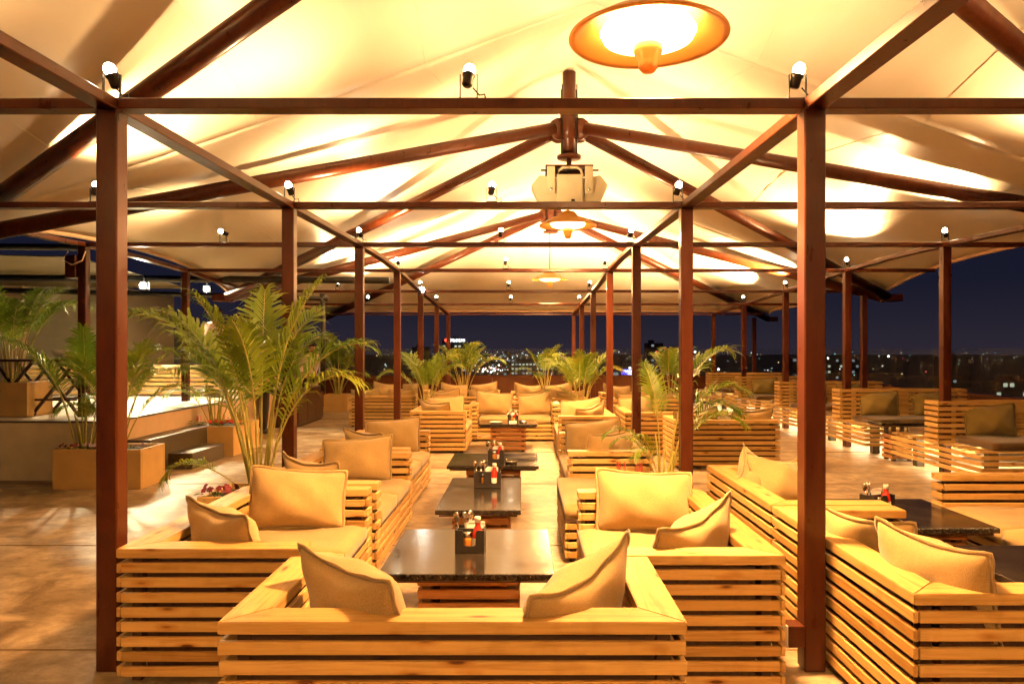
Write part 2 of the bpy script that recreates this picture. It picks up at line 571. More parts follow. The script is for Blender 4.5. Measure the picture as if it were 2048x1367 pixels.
# ------------------------------------------------------------------ pergola frame
pg = empty('steel_pergola', (0, 0, 0), 0, 'brown steel post and beam frame under the fabric canopy', 'pergola')
def beam_between(name, p, q, w, h, mat, parent):
    p, q = Vector(p), Vector(q)
    d = q - p
    o = link(name, box_mesh(d.length, w, h, mat, 0.004), parent, (p + q) / 2)
    o.rotation_euler = d.to_track_quat('X', 'Z').to_euler()
    return o
def beam_z(y):
    ys = [-3.0] + ROWS[:3] + [10.25] + ROWS[3:]
    zs = [2.55] + BEAMZ[:3] + [2.785] + BEAMZ[3:]
    for (a, b, c, d) in zip(ys, ys[1:], zs, zs[1:]):
        if a <= y <= b:
            return c + (d - c) * (y - a) / (b - a)
    return zs[-1]
HB = 0.05
for i, (y, z) in enumerate(zip(ROWS, BEAMZ)):
    for j, x in enumerate(PX):
        if i < 2 and j in (0, 3):
            pass
        z0 = 0.70 if (j == 0 and 1 < i < 5) else 0.0
        box('post', x - 0.05, x + 0.05, y, y + 0.10, z0, z - HB - 0.002, STEEL, pg, 0.006)
    segs = [(-9.5 if i < 2 else -5.27, PX[0]), (PX[0], PX[1]), (PX[1], PX[2]), (PX[2], PX[3]), (PX[3], 6.4)]
    for a, b in segs:
        if b - a < 0.2:
            continue
        a2 = a + (0.052 if a in PX else 0)
        b2 = b - (0.052 if b in PX else 0)
        box('cross_beam', a2, b2, y + 0.001, y + 0.099, z - HB, z, STEEL, pg, 0.004)
# frame behind the camera that carries the beams on
box('cross_beam', -5.17, 5.0, -3.099, -3.001, 2.49, 2.54, STEEL, pg, 0.004)
for j, x in enumerate(PX):
    box('post', x - 0.05, x + 0.05, -3.1, -3.0, 0, 2.55, STEEL, pg, 0.006)
    ys = [-3.0] + ROWS[:3] + [10.25] + ROWS[3:]
    for a, b in zip(ys, ys[1:]):
        fa = 0.0 if a in (-3.0, ) else (0.0)
        p = (x, a + (0.05 if a != 10.25 else 0), beam_z(a) - 0.026)
        q = (x, b + (0.05 if b != 10.25 else 0), beam_z(b) - 0.026)
        beam_between('side_beam', p, q, 0.098, 0.052, STEEL, pg)

# ------------------------------------------------------------------ canopy
HX = 0.66
HUBS = [-2.86, 3.80, 10.465, 17.13]
PITCH = 6.665
HALFL = PITCH / 2
XL, XR = -5.42, 6.72
def corner_z(y):
    return 2.74 - max(0.0, y - 7.0) * 0.018
def canopy_pt(u, y):
    """u in -1..1 across; y along."""
    k = round((y - HUBS[0]) / PITCH)
    yc = HUBS[0] + k * PITCH
    v = max(-1.0, min(1.0, (y - yc) / HALFL))
    last = (k == 3 and v > 0)
    sag = abs(v)
    ridge = 5.42 - 0.62 * (sag ** 1.4)
    sc_in = 0.24 * (1 - v * v)
    e = corner_z(y) + 0.20 * (1 - v * v)
    hw = (XR - HX if u > 0 else HX - XL) - sc_in
    x = HX + u * hw
    a = abs(u)
    z = e + (ridge - e) * (1 - a) ** 1.12
    if last:
        # hipped end: falls to the rear eave
        zl = 2.56
        z2 = zl + (5.42 - zl) * (1 - v) ** 1.12
        z = min(z, z2) if a > 0 else z2
        z = min(z, zl + (5.42 - zl) * (1 - max(a, v)) ** 1.08)
    # tension ripples that fan out from the mast head and from the eave corners
    th = math.atan2(v, u)
    z += 0.007 * math.sin(18 * th) * min(1, max(0, 1 - a)) * min(1, 2.5 * (a + sag))
    cu, cv = 1 - a, 1 - sag
    z += 0.012 * math.sin(16 * math.atan2(cv, cu + 1e-4)) * max(0, 1 - 2.2 * math.hypot(cu, cv)) * min(1, 6 * math.hypot(cu, cv))
    return Vector((x, y, z))
ca = empty('canopy', (0, 0, 0), 0, 'cream tensile fabric canopy stretched over the whole terrace', 'canopy')
def canopy_panel(y0, y1):
    bm = bmesh.new()
    nu, nv = 96, 56
    g = []
    for j in range(nv + 1):
        y = y0 + (y1 - y0) * j / nv
        yy = min(max(y, y0 + 1e-4), y1 - 1e-4)
        g.append([bm.verts.new(canopy_pt(-1 + 2 * i / nu, yy)) for i in range(nu + 1)])
    for j in range(nv):
        for i in range(nu):
            bm.faces.new((g[j][i], g[j][i + 1], g[j + 1][i + 1], g[j + 1][i]))
    bmesh.ops.recalc_face_normals(bm, faces=list(bm.faces))
    me = mesh_from(bm, 'fabric_panel', CANOPY, True)
    o = link('fabric_panel', me, ca)
    md = o.modifiers.new('thickness', 'SOLIDIFY')
    md.thickness = 0.006
    return o
for k, yc in enumerate(HUBS):
    canopy_panel(yc - HALFL, yc + HALFL)
# welded seams, just under the cloth
def seam(pts):
    tube('seam', [p - Vector((0, 0, 0.006)) for p in pts], 0.005, CANOPY, ca, 4)
for k in range(3):
    ys = HUBS[k] + HALFL
    seam([canopy_pt(-1 + 0.05 * i, ys - 0.01) for i in range(41)])
for k, yc in enumerate(HUBS):
    for u in (-0.78, -0.52, -0.26, 0.26, 0.52, 0.78):
        seam([canopy_pt(u, yc - HALFL + 0.02 + (PITCH - 0.04) * i / 20) for i in range(21)])
# eave hem straps
for u in (-1, 1):
    for k, yc in enumerate(HUBS):
        tube('hem', [canopy_pt(u, yc - HALFL + 0.01 + (PITCH - 0.02) * i / 16) - Vector((0, 0, 0.02)) for i in range(17)], 0.03, PEACH, ca, 6)
tube('hem', [canopy_pt(-0.98 + 1.96 * i / 20, HUBS[3] + HALFL - 0.01) - Vector((0, 0, 0.02)) for i in range(21)], 0.03, PEACH, ca, 6)

# masts with arms
def mast(k, yc, label):
    hz = 4.60
    t = empty('canopy_mast', (HX, yc, hz), 0, label, 'canopy support', 'tubular canopy supports')
    link('hub', lathe_mesh([(0, -0.17), (0.13, -0.17), (0.13, 0.17), (0, 0.17)], STEEL, 24), t)
    link('pole', lathe_mesh([(0, -0.42), (0.095, -0.42), (0.095, 0.76), (0, 0.76)], STEEL, 20), t)
    link('collar', lathe_mesh([(0, -0.44), (0.17, -0.44), (0.17, -0.40), (0, -0.40)], STEEL, 24), t)
    for a in range(4):
        an = R(45 + 90 * a)
        tube('tie_rod', [(0.145 * math.cos(an), 0.145 * math.sin(an), -0.44), (0.145 * math.cos(an), 0.145 * math.sin(an), 0.56)], 0.009, BLACKMETAL, t, 6)
    for sx in (-1, 1):
        for sy in (-1, 1):
            yy = yc + sy * HALFL
            cz = corner_z(yy)
            cx = (XR - 0.05 if sx > 0 else XL + 0.05)
            end = Vector((cx - HX, sy * (HALFL - 0.1), cz - 0.15 - hz))
            st = end.normalized() * 0.26 + Vector((0, 0, 0.02))
            ar = tube('arm', [st, st.lerp(end, 0.5), end], 0.085, STEEL, t, 20)
            g = end.normalized()
            o = link('gusset', lathe_mesh([(0, -0.025), (0.15, -0.025), (0.15, 0.025), (0, 0.025)], STEEL, 24), t, g * 0.17)
            o.rotation_euler = (R(90), 0, math.atan2(g.y, g.x))
            # outrigger shoe at the eave
            link('arm_shoe', box_mesh(0.30, 0.12, 0.13, STEEL, 0.006), t, end + Vector((sx * 0.12, 0, -0.02)), (0, 0, 0))
    return t
mast(0, HUBS[0], 'four-armed steel canopy support behind the viewer')
mast(1, HUBS[1], 'nearest four-armed steel canopy support, above the first cross beams')
mast(2, HUBS[2], 'middle four-armed steel canopy support with mast and speaker cluster below')
mast(3, HUBS[3], 'farthest four-armed steel canopy support, over the rear sofas')
# outer posts under the right-hand eave corners
for i, (yy, lab) in enumerate([(HUBS[2] + HALFL, 'brown outer post under the right eave, nearer one'), (HUBS[3] + HALFL - 0.15, 'brown outer post under the right eave, farther one')]):
    p = box('eave_post', 6.24, 6.34, yy - 0.05, yy + 0.05, 0, 2.49 - 0.12 * i, STEEL, None, 0.006)
    tag(p, lab, 'post', 'outer eave posts')

# ------------------------------------------------------------------ spotlights
SPOT_CAN = lathe_mesh([(0, -0.075), (0.024, -0.075), (0.031, -0.065), (0.031, -0.02), (0.037, -0.008), (0.037, 0.004), (0.033, 0.004), (0, 0.003)], BLACKMETAL, 20)
SPOT_LENS = lathe_mesh([(0, 0.070), (0.013, 0.067), (0.025, 0.058), (0.032, 0.044), (0.034, 0.030), (0.032, 0.018), (0.026, 0.006)], LENS, 16)
ordn = ['first', 'second', 'third', 'fourth', 'fifth', 'sixth']
def spotlight(x, y, z, aim, label, watts, lit=True):
    t = empty('spotlight', (x, y, z), 0, label, 'spotlight', 'spotlights on the beams')
    d = Vector(aim).normalized()
    q = d.to_track_quat('Z', 'Y').to_euler()
    hz = 0.12
    c = link('housing', SPOT_CAN, t, (0, 0, hz), q, (0.82, 0.82, 0.82))
    link('lens', SPOT_LENS, c)
    for s in (-1, 1):
        link('yoke', box_mesh(0.005, 0.016, 0.12, BLACKMETAL, 0.001), t, (s * 0.04, 0, 0.062))
    link('foot', box_mesh(0.09, 0.04, 0.008, BLACKMETAL, 0.001), t, (0, 0, 0.004))
    tube('cable', [(0.02, 0.0, 0.06), (0.05, 0.0, 0.025), (0.075, 0, 0.03), (0.08, 0, 0.006)], 0.004, BLACKMETAL, t, 5)
    if lit:
        ld = bpy.data.lights.new('spot_beam', 'SPOT')
        ld.energy = watts
        ld.color = SPOT_COL
        ld.spot_size = R(132)
        ld.spot_blend = 1.0
        ld.shadow_soft_size = 0.035
        lo = bpy.data.objects.new('spot_beam', ld)
        COL.objects.link(lo)
        lo.parent = t
        lo.location = Vector((0, 0, hz)) + d * 0.095
        lo.rotation_euler = (-d).to_track_quat('Z', 'Y').to_euler()
    return t
colname = {0: 'over the left inner post', 1: 'midway between the inner posts', 2: 'over the right inner post', 3: 'over the right outer post'}
for i in range(6):  # right outer lamps of the first two rows are unseen, added for the canopy
    y, z = ROWS[i] + 0.05, BEAMZ[i]
    for c, x in enumerate((-1.933, -0.25, 1.30, 5.05)):
        ax = {0: -0.30, 1: 0.12, 2: 0.25, 3: -0.35}[c]
        ay = {0: -0.25, 1: 0.3, 2: -0.2, 3: -0.3}[c]
        if i >= 4:
            ay = 0.35
        spotlight(x + (0.0 if c != 0 else 0.0), y, z + 0.002, (ax, ay, 1.0),
                  f'added unseen up-facing spotlight on the {ordn[i]} cross beam, {colname[c]}', SPOT_W * (0.32, 0.45, 0.75, 1.25, 1.9, 2.0)[i] * (5.0 if c == 3 else 1))
spotlight(-3.60, ROWS[0] + 0.05, BEAMZ[0] + 0.002, (-0.1, 0.1, 1), 'added unseen up-facing spotlight on the first cross beam, left of the inner posts', SPOT_W * 1.3)  # unseen lamp added outside the frame to brighten the left bay
spotlight(3.25, ROWS[0] + 0.05, BEAMZ[0] + 0.002, (0.1, 0.1, 1), 'added unseen up-facing spotlight on the first cross beam, right of the inner posts', SPOT_W * 1.3)  # unseen lamp added outside the frame to brighten the right bay
for i in range(2):  # added pair beyond the left edge of view, fill for the left side
    spotlight(-5.22, ROWS[i] + 0.05, BEAMZ[i] + 0.002, (0.3, 0.1, 1), f'added unseen up-facing spotlight on the {ordn[i]} cross beam, over the left outer post', SPOT_W * 2.2)
spotlight(-3.55, ROWS[1] + 0.05, BEAMZ[1] + 0.002, (0.1, 0.2, 1), 'black up-facing spotlight on the second cross beam, left of the inner posts', SPOT_W * 1.5)
spotlight(-3.56, ROWS[2] + 0.05, BEAMZ[2] + 0.002, (-0.9, -0.3, 0.45), 'black spotlight tipped sideways on the third cross beam, left of the posts', SPOT_W * 0.4)
spotlight(-3.52, ROWS[4] + 0.05, BEAMZ[4] + 0.002, (0.2, -0.3, 1), 'black up-facing spotlight on the fifth cross beam, left of the inner posts', SPOT_W * 1.2)
spotlight(-3.50, ROWS[5] + 0.05, BEAMZ[5] + 0.002, (0.2, -0.3, 1), 'black up-facing spotlight on the sixth cross beam, left of the inner posts', SPOT_W * 1.2)
# unseen lamps added behind the camera and overhead to light the sofa fronts
for c, x in enumerate((-4.2, -1.933, 1.30, 4.4)):
    spotlight(x, -2.95 if c in (1, 2) else -3.05, 2.56 if c in (1, 2) else 2.545, (0, 0.3, 1), f'added unseen up-facing spotlight on the frame behind the viewer, {["far left", "left", "right", "far right"][c]}', SPOT_W * (13.0 if c == 0 else 3.0 if c == 3 else 1.2))
    if c in (1, 2):
        spotlight(x, 0.6, 2.628, (-0.2 if c == 1 else 0.2, -0.2, 1), f'added unseen up-facing spotlight on the {["", "left", "right"][c]} side beam overhead, out of view', SPOT_W * 0.35)

# bright lamp facing the viewer on the fifth left post
fl5 = empty('flood_lamp', (-1.90, ROWS[4] - 0.06, 2.52), 0, 'dazzling bare lamp on the fifth left inner post', 'lamp')
link('housing', box_mesh(0.10, 0.06, 0.10, BLACKMETAL, 0.01), fl5, (0, 0.05, 0.12))
link('lens', lathe_mesh([(0, -0.05), (0.035, -0.035), (0.05, 0.0), (0, 0.0)], FLOODGLOW, 20), fl5, (0, 0.02, 0.12), (R(-90), 0, 0))

# ------------------------------------------------------------------ patio heaters
DISH = lathe_mesh([(0.155, 0.10), (0.22, 0.085), (0.30, 0.045), (0.365, 0.0), (0.395, -0.012), (0.403, -0.004), (0.40, 0.006), (0.37, 0.018), (0.30, 0.065), (0.22, 0.105), (0.15, 0.125)], COPPER, 56)
ELEM = lathe_mesh([(0, 0.11), (0.16, 0.10), (0.225, 0.055), (0.243, 0.025), (0.225, -0.008), (0.15, -0.030), (0.07, -0.040), (0, -0.042)], HEATGLOW, 48)
KNOB = lathe_mesh([(0, -0.14), (0.03, -0.138), (0.046, -0.118), (0.052, -0.09), (0.052, -0.08), (0.070, -0.045), (0.078, -0.012), (0.07, 0.0), (0, 0.0)], COPPER, 28)
HCAP = lathe_mesh([(0.15, 0.125), (0.13, 0.15), (0.09, 0.19), (0.03, 0.21), (0, 0.21)], COPPER, 32)
def heater(y, z, label, top):
    t = empty('patio_heater', (HX - 0.02, y, z), 0, label, 'heater', 'hanging round heaters')
    link('dish', DISH, t)
    link('heating_element', ELEM, t)
    link('knob', KNOB, t, (0, 0, -0.040))
    link('cap', HCAP, t)
    tube('hanger', [(0, 0, 0.20), (0, 0, top - z)], 0.012, BLACKMETAL, t, 8)
    ld = bpy.data.lights.new('heater_light', 'AREA')
    ld.shape = 'DISK'
    ld.size = 0.45
    ld.energy = HEAT_W
    ld.color = HEAT_COL
    lo = bpy.data.objects.new('heater_light', ld)
    COL.objects.link(lo)
    lo.parent = t
    lo.location = (0, 0, -0.21)
    return t
heater(HUBS[1], 3.08, 'large round glowing heater hanging nearest, at the top of the view', 4.16)
heater(HUBS[2] - 0.05, 3.22, 'round glowing heater hanging below the cream speaker cluster', 4.16)
heater(HUBS[3], 3.10, 'small round glowing heater hanging farthest away', 4.16)

heater(HUBS[0], 3.08, 'added unseen round heater hanging behind the viewer', 4.16)  # unseen heater added to throw light on the faces turned to the camera
# speaker cluster under the middle mast
sp = empty('speaker_cluster', (HX, HUBS[2], 3.84), 0, 'cream loudspeaker cluster on a bracket hung from the canopy mast', 'speaker')
tube('drop_pole', [(0, 0, 0.20), (0, 0, 0.34)], 0.035, STEEL, sp, 12)
link('bracket', box_mesh(0.66, 0.20, 0.035, STEEL, 0.003), sp, (0, 0, 0.20))
link('bracket', box_mesh(0.66, 0.03, 0.10, STEEL, 0.003), sp, (0, 0.10, 0.14))
tube('cross_rod', [(-0.40, -0.13, 0.13), (0.40, -0.13, 0.13)], 0.012, BLACKMETAL, sp, 8)
link('cabinet', box_mesh(0.36, 0.34, 0.42, CREAM, 0.02, 2), sp, (0, -0.05, -0.15))
for s in (-1, 1):
    tube('handle', [(s * 0.17, -0.20, 0.04), (s * 0.15, -0.20, 0.12), (s * 0.10, -0.20, 0.15), (0, -0.20, 0.153)], 0.018, CREAM, sp, 8)
    pm = prism_mesh([(s * 0.17, 0.12), (s * 0.42, 0.16), (s * 0.53, 0.02), (s * 0.40, -0.28), (s * 0.17, -0.20)] if s < 0 else
                    [(0.17, -0.20), (0.40, -0.28), (0.53, 0.02), (0.42, 0.16), (0.17, 0.12)], -0.13, 0.13, CREAM, 0.01)
    link('side_cabinet', pm, sp, (0, -0.02, -0.10), (R(90), 0, 0))
    link('mount_arm', box_mesh(0.11, 0.02, 0.38, CREAM, 0.03, 3), sp, (s * 0.26, -0.20, -0.02))
    link('bolt', lathe_mesh([(0, 0), (0.02, 0), (0.02, 0.012), (0, 0.012)], CHROME, 12), sp, (s * 0.26, -0.21, -0.15), (R(90), 0, 0))
link('badge', box_mesh(0.05, 0.006, 0.03, BLACKMETAL, 0), sp, (0.04, -0.223, -0.30))

# ================================================================== sofas
HS = 0.61
SEATZ = 0.40
ROWZ = [0.040 + 0.0660 * i for i in range(8)]
SH = 0.044
TH = 0.019
ARM = 0.14

def cushion_mesh(lx, ly, lz, mat):
    key = ('cush', round(lx, 2), round(ly, 2), round(lz, 3), mat.name)
    if key in _cache:
        return _cache[key]
    bm = bmesh.new()
    nx, ny = 14, 8
    top, bot = [], []
    rnd = random.Random(int(lx * 1000) + int(ly * 77))
    ph = rnd.random() * 6
    for j in range(ny + 1):
        rt, rb = [], []
        for i in range(nx + 1):
            s, t = -1 + 2 * i / nx, -1 + 2 * j / ny
            # bunch samples to the rims
            s = math.copysign(abs(s) ** 0.75, s)
            t = math.copysign(abs(t) ** 0.75, t)
            ed = (1 - s ** 10) * (1 - t ** 10)
            zt = lz * (0.80 + 0.20 * ed ** 0.5) + 0.006 * math.sin(3 * s + ph) * math.cos(2.3 * t + ph)
            rt.append(bm.verts.new((s * lx / 2, t * ly / 2, zt)))
            rb.append(bm.verts.new((s * lx / 2 * 0.995, t * ly / 2 * 0.995, 0)))
        top.append(rt)
        bot.append(rb)
    for j in range(ny):
        for i in range(nx):
            bm.faces.new((top[j][i], top[j][i + 1], top[j + 1][i + 1], top[j + 1][i]))
            bm.faces.new((bot[j][i], bot[j + 1][i], bot[j + 1][i + 1], bot[j][i + 1]))
    per = [(0, i) for i in range(nx)] + [(j, nx) for j in range(ny)] + [(ny, i) for i in range(nx, 0, -1)] + [(j, 0) for j in range(ny, 0, -1)]
    for a, b in zip(per, per[1:] + per[:1]):
        mids = None
        bm.faces.new((top[a[0]][a[1]], bot[a[0]][a[1]], bot[b[0]][b[1]], top[b[0]][b[1]]))
    bmesh.ops.recalc_face_normals(bm, faces=list(bm.faces))
    me = mesh_from(bm, 'cushion', mat, True)
    _cache[key] = me
    return me

SOFAS = {}
def sofa(key, label, x, y, facing, Ln, dep, detail=True, group='slatted pine sofas', near_arm=True, far_arm=True, jit=0.0):
    rz = {'+y': 0.0, '+x': R(-90), '-x': R(90), '-y': R(180)}[facing] + jit
    t = empty('slatted_sofa', (x, y, 0), rz, label, 'sofa', group)
    h = Ln / 2
    rnd = random.Random(key)
    def jz():
        return rnd.uniform(-0.0015, 0.0015)
    for i, z in enumerate(ROWZ):
        zc = z + SH / 2
        slat('slat', Ln - 0.004, TH, SH, (rnd.uniform(-0.003, 0.003), TH / 2, zc + jz()), 'x', PINE, t)
        for s in (-1, 1):
            slat('slat', dep - 2 * TH - 0.006, TH, SH, (s * (h - TH / 2), dep / 2, zc + jz()), 'y', PINE, t)
            slat('slat', ARM - 0.002, TH, SH, (s * (h - ARM / 2), dep - TH / 2, zc + jz()), 'x', PINE, t)
        if z > 0.29 and detail:
            slat('slat', Ln - 2 * ARM, TH, SH, (0, ARM - TH / 2, zc), 'x', PINE, t)
            for s in (-1, 1):
                slat('slat', dep - ARM - TH - 0.004, TH, SH, (s * (h - ARM + TH / 2), (dep + ARM - TH) / 2, zc), 'y', PINE, t)
        if z < 0.25:
            slat('slat', Ln - 2 * ARM - 0.006, TH, SH, (0, dep - TH / 2 - 0.004, zc + jz()), 'x', PINE, t)
    link('gap_shade_liner', box_mesh(Ln - 0.20, 0.008, HS - 0.12, DARKWOOD, 0), t, (0, 0.045, HS / 2 + 0.0))  # dark sheet added behind the slats so their gaps look shaded
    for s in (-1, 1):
        link('gap_shade_liner', box_mesh(0.008, dep - 0.20, HS - 0.12, DARKWOOD, 0), t, (s * (h - 0.045), dep / 2 + 0.02, HS / 2))
    z0, z1 = HS - 0.042, HS
    link('cap_board', prism_mesh([(-h, 0), (h, 0), (h - ARM, ARM), (-h + ARM, ARM)], z0, z1, PINE), t)
    for s in (-1, 1):
        # modelled along x so the grain runs lengthwise
        me = prism_mesh([(0, 0), (dep, 0), (dep, ARM), (ARM, ARM)] if s < 0 else [(0, 0), (ARM, -ARM), (dep, -ARM), (dep, 0)], z0, z1, PINE)
        o = link('cap_board', me, t, (s * (h - 0.0), 0.0, 0), (0, 0, R(90)))
        if s < 0:
            # mirror so that the inner edge faces the seat
            o.rotation_euler = (0, 0, R(90))
            o.scale = (1, -1, 1)
        else:
            o.scale = (1, -1, 1)
    for (ux, uy) in ((-h + 0.07, 0.07), (h - 0.07, 0.07), (0.0, 0.07), (-h + 0.07, dep - 0.07), (h - 0.07, dep - 0.07), (-h * 0.5, 0.07), (h * 0.5, 0.07)):
        link('upright', box_mesh(0.045, 0.045, HS - 0.06, DARKWOOD, 0.002), t, (ux, uy, (HS - 0.06) / 2 + 0.002))
    link('seat_board', box_mesh(Ln - 2 * ARM - 0.01, dep - ARM - 0.03, 0.02, DARKWOOD, 0.002), t, (0, (dep + ARM) / 2 - 0.01, 0.280))
    n = 2 if Ln > 1.2 else 1
    w = (Ln - 2 * ARM - 0.02) / n
    for k in range(n):
        link('seat_cushion', cushion_mesh(w - 0.008, dep - ARM - 0.005, SEATZ - 0.291, TANSEAT), t,
             (-h + ARM + 0.01 + w * (k + 0.5), (dep + ARM) / 2 + 0.004, 0.291))
    SOFAS[key] = t
    return t

def mid(a, b):
    return (a + b) / 2

sofa('front', 'slatted pine sofa closest to the viewer, its back towards us', mid(-0.997, 0.542), 2.454, '+y', 1.539, 0.78)
sofa('A', 'slatted pine sofa, nearest in the row left of the tables', -1.815, mid(3.354, 4.908), '+x', 1.554, 0.835)
sofa('B', 'slatted pine sofa, second in the row left of the tables', -1.815, mid(4.98, 6.593), '+x', 1.61, 0.855)
sofa('C', 'slatted pine sofa, third in the row left of the tables', -1.815, mid(6.72, 8.355), '+x', 1.62, 0.80)
sofa('D', 'short slatted pine sofa, fourth and last in the left row', -1.624, mid(10.85, 12.18), '+x', 1.33, 0.82)
sofa('E', 'slatted pine sofa facing us at the far end of the central tables', mid(-0.80, 0.567), 13.02, '-y', 1.49, 0.77)
sofa('A2', 'slatted pine sofa, nearest in the row right of the tables', 1.144, mid(3.248, 4.814), '-x', 1.566, 0.79)
sofa('C2', 'slatted pine sofa behind the red salvia planter, right row', 1.145, mid(6.56, 8.163), '-x', 1.60, 0.74)
sofa('D2', 'slatted pine sofa, last in the row right of the tables', 1.27, mid(10.04, 11.5), '-x', 1.46, 0.78)
sofa('R1', 'slatted pine sofa at the right edge, just behind the near right post', 1.43, mid(2.735, 4.29), '+x', 1.555, 0.70)
sofa('R2', 'slatted pine sofa directly beyond the right-edge one, same line', 1.43, mid(4.31, 5.80), '+x', 1.49, 0.70)
sofa('R3', 'slatted pine sofa facing left at the right edge, partly out of view', 3.80, mid(3.85, 5.46), '-x', 1.61, 0.82)
sofa('K', 'slatted pine sofa backing us in the right aisle beyond the palm', mid(1.92, 3.26), 9.45, '+y', 1.34, 0.78)
sofa('F', 'slatted pine sofa beside the fourth right post, facing the right aisle', 1.46, mid(10.6, 12.1), '+x', 1.5, 0.72)
sofa('G1', 'far slatted pine sofa backing us, left of the centre gap', mid(-1.83, -0.383), 14.2, '+y', 1.447, 0.77, False)
sofa('G2', 'far slatted pine sofa backing us, right of the centre gap', mid(-0.15, 1.197), 13.76, '+y', 1.347, 0.77, False)
sofa('G3', 'rearmost slatted pine sofa facing us, left of the centre gap', mid(-1.82, -0.48), 16.6, '-y', 1.34, 0.77, False)
sofa('G4', 'rearmost slatted pine sofa facing us, right of the centre gap', mid(-0.23, 1.15), 16.3, '-y', 1.38, 0.77, False)
sofa('H', 'far slatted pine sofa backing us, left of the left inner posts', mid(-3.35, -2.05), 14.5, '+y', 1.30, 0.77, False)
sofa('H3', 'rearmost slatted pine sofa facing us, left of the left inner posts', mid(-3.35, -2.05), 17.0, '-y', 1.30, 0.77, False)
sofa('J', 'far slatted pine sofa backing us, right of the right inner posts', mid(1.63, 3.03), 13.36, '+y', 1.40, 0.77, False)
sofa('J3', 'rearmost slatted pine sofa facing us, right of the right inner posts', mid(1.63, 3.03), 16.0, '-y', 1.40, 0.77, False)

# armless bench beside the salvia planter
bt = empty('slatted_bench', (0.303, mid(5.26, 6.45), 0), R(90), 'low armless pine bench with tan cushion beside the salvia planter', 'bench')
# local x -> world y, local y -> world -x ; shift so that the front is at y=0
Lb = 1.19
for i in range(4):
    zc = ROWZ[i] + SH / 2
    slat('slat', Lb, TH, SH, (0, -TH / 2, zc), 'x', PINE, bt)
    slat('slat', Lb, TH, SH, (0, -0.40 + TH / 2, zc), 'x', PINE, bt)
    for s in (-1, 1):
        slat('slat', 0.40 - 2 * TH - 0.004, TH, SH, (s * (Lb / 2 - TH / 2), -0.20, zc), 'y', PINE, bt)
for s in (-1, 1):
    for q in (-0.06, -0.34):
        link('upright', box_mesh(0.045, 0.045, 0.27, DARKWOOD, 0.002), bt, (s * (Lb / 2 - 0.06), q, 0.137))
link('seat_board', box_mesh(Lb, 0.40, 0.02, DARKWOOD, 0.002), bt, (0, -0.20, 0.300))
link('seat_cushion', cushion_mesh(Lb, 0.40, 0.10, TANSEAT), bt, (0, -0.20, 0.312))

# ------------------------------------------------------------------ high-back double benches on the right
def high_bench(yc, label, n):
    t = empty('high_back_bench', (4.88, yc, 0), 0, label, 'bench', 'high-backed double benches on the right')
    W = 1.95
    th = 0.30
    rnd = random.Random(n)
    rows = [0.13 + 0.0655 * i for i in range(12)]
    for i, z in enumerate(rows):
        zc = z + SH / 2
        if z > 0.36:
            for s in (-1, 1):
                slat('slat', W, TH, SH, (W / 2, s * (th / 2 - TH / 2), zc + rnd.uniform(-.001, .001)), 'x', PINE, t)
            for xx in (TH / 2, W - TH / 2):
                slat('slat', th - 2 * TH - 0.003, TH, SH, (xx, 0, zc), 'y', PINE, t)
        else:
            for s in (-1, 1):
                slat('slat', W, TH, SH, (W / 2, s * (0.98 - TH / 2), zc), 'x', PINE, t)
                for xx in (TH / 2, W - TH / 2):
                    slat('slat', 0.98 - TH - 0.004, TH, SH, (xx, s * (0.98 - TH) / 2, zc), 'y', PINE, t)
    for i in range(10):
        yy = -0.90 + 0.2 * i
        if abs(yy) > 0.1:
            slat('seat_slat', W - 0.004, 0.09, 0.02, (W / 2, yy, 0.405), 'x', PINE, t)
    for xx in (0.25, W - 0.25):
        for yy in (-0.75, 0.75):
            link('leg', box_mesh(0.10, 0.10, 0.39, STONE, 0.002), t, (xx, yy, 0.196))
        link('upright', box_mesh(0.045, 0.045, 0.44, DARKWOOD, 0.002), t, (xx + 0.12, -0.06, 0.64))
        link('upright', box_mesh(0.045, 0.045, 0.44, DARKWOOD, 0.002), t, (xx + 0.12, 0.06, 0.64))
    for xx in (0.6, 1.2):
        link('upright', box_mesh(0.045, 0.20, 0.44, DARKWOOD, 0.002), t, (xx, 0.0, 0.64))
    for s in (-1, 1):
        link('seat_cushion', cushion_mesh(W - 0.22, 0.74, 0.085, BROWNSEAT), t, (W / 2 + 0.08, s * 0.54, 0.417))
    for s in (-1, 1):
        o = link('led_strip', box_mesh(W - 0.5, 0.05, 0.012, LED, 0), t, (W / 2, s * 0.55, 0.385))
    return t
hb = ['nearest', 'second', 'third', 'fourth', 'fifth']
for i in range(5):
    high_bench(ROWS[2 + i] + 0.05, f'high-backed slatted pine bench on the right, {hb[i]} one', i)

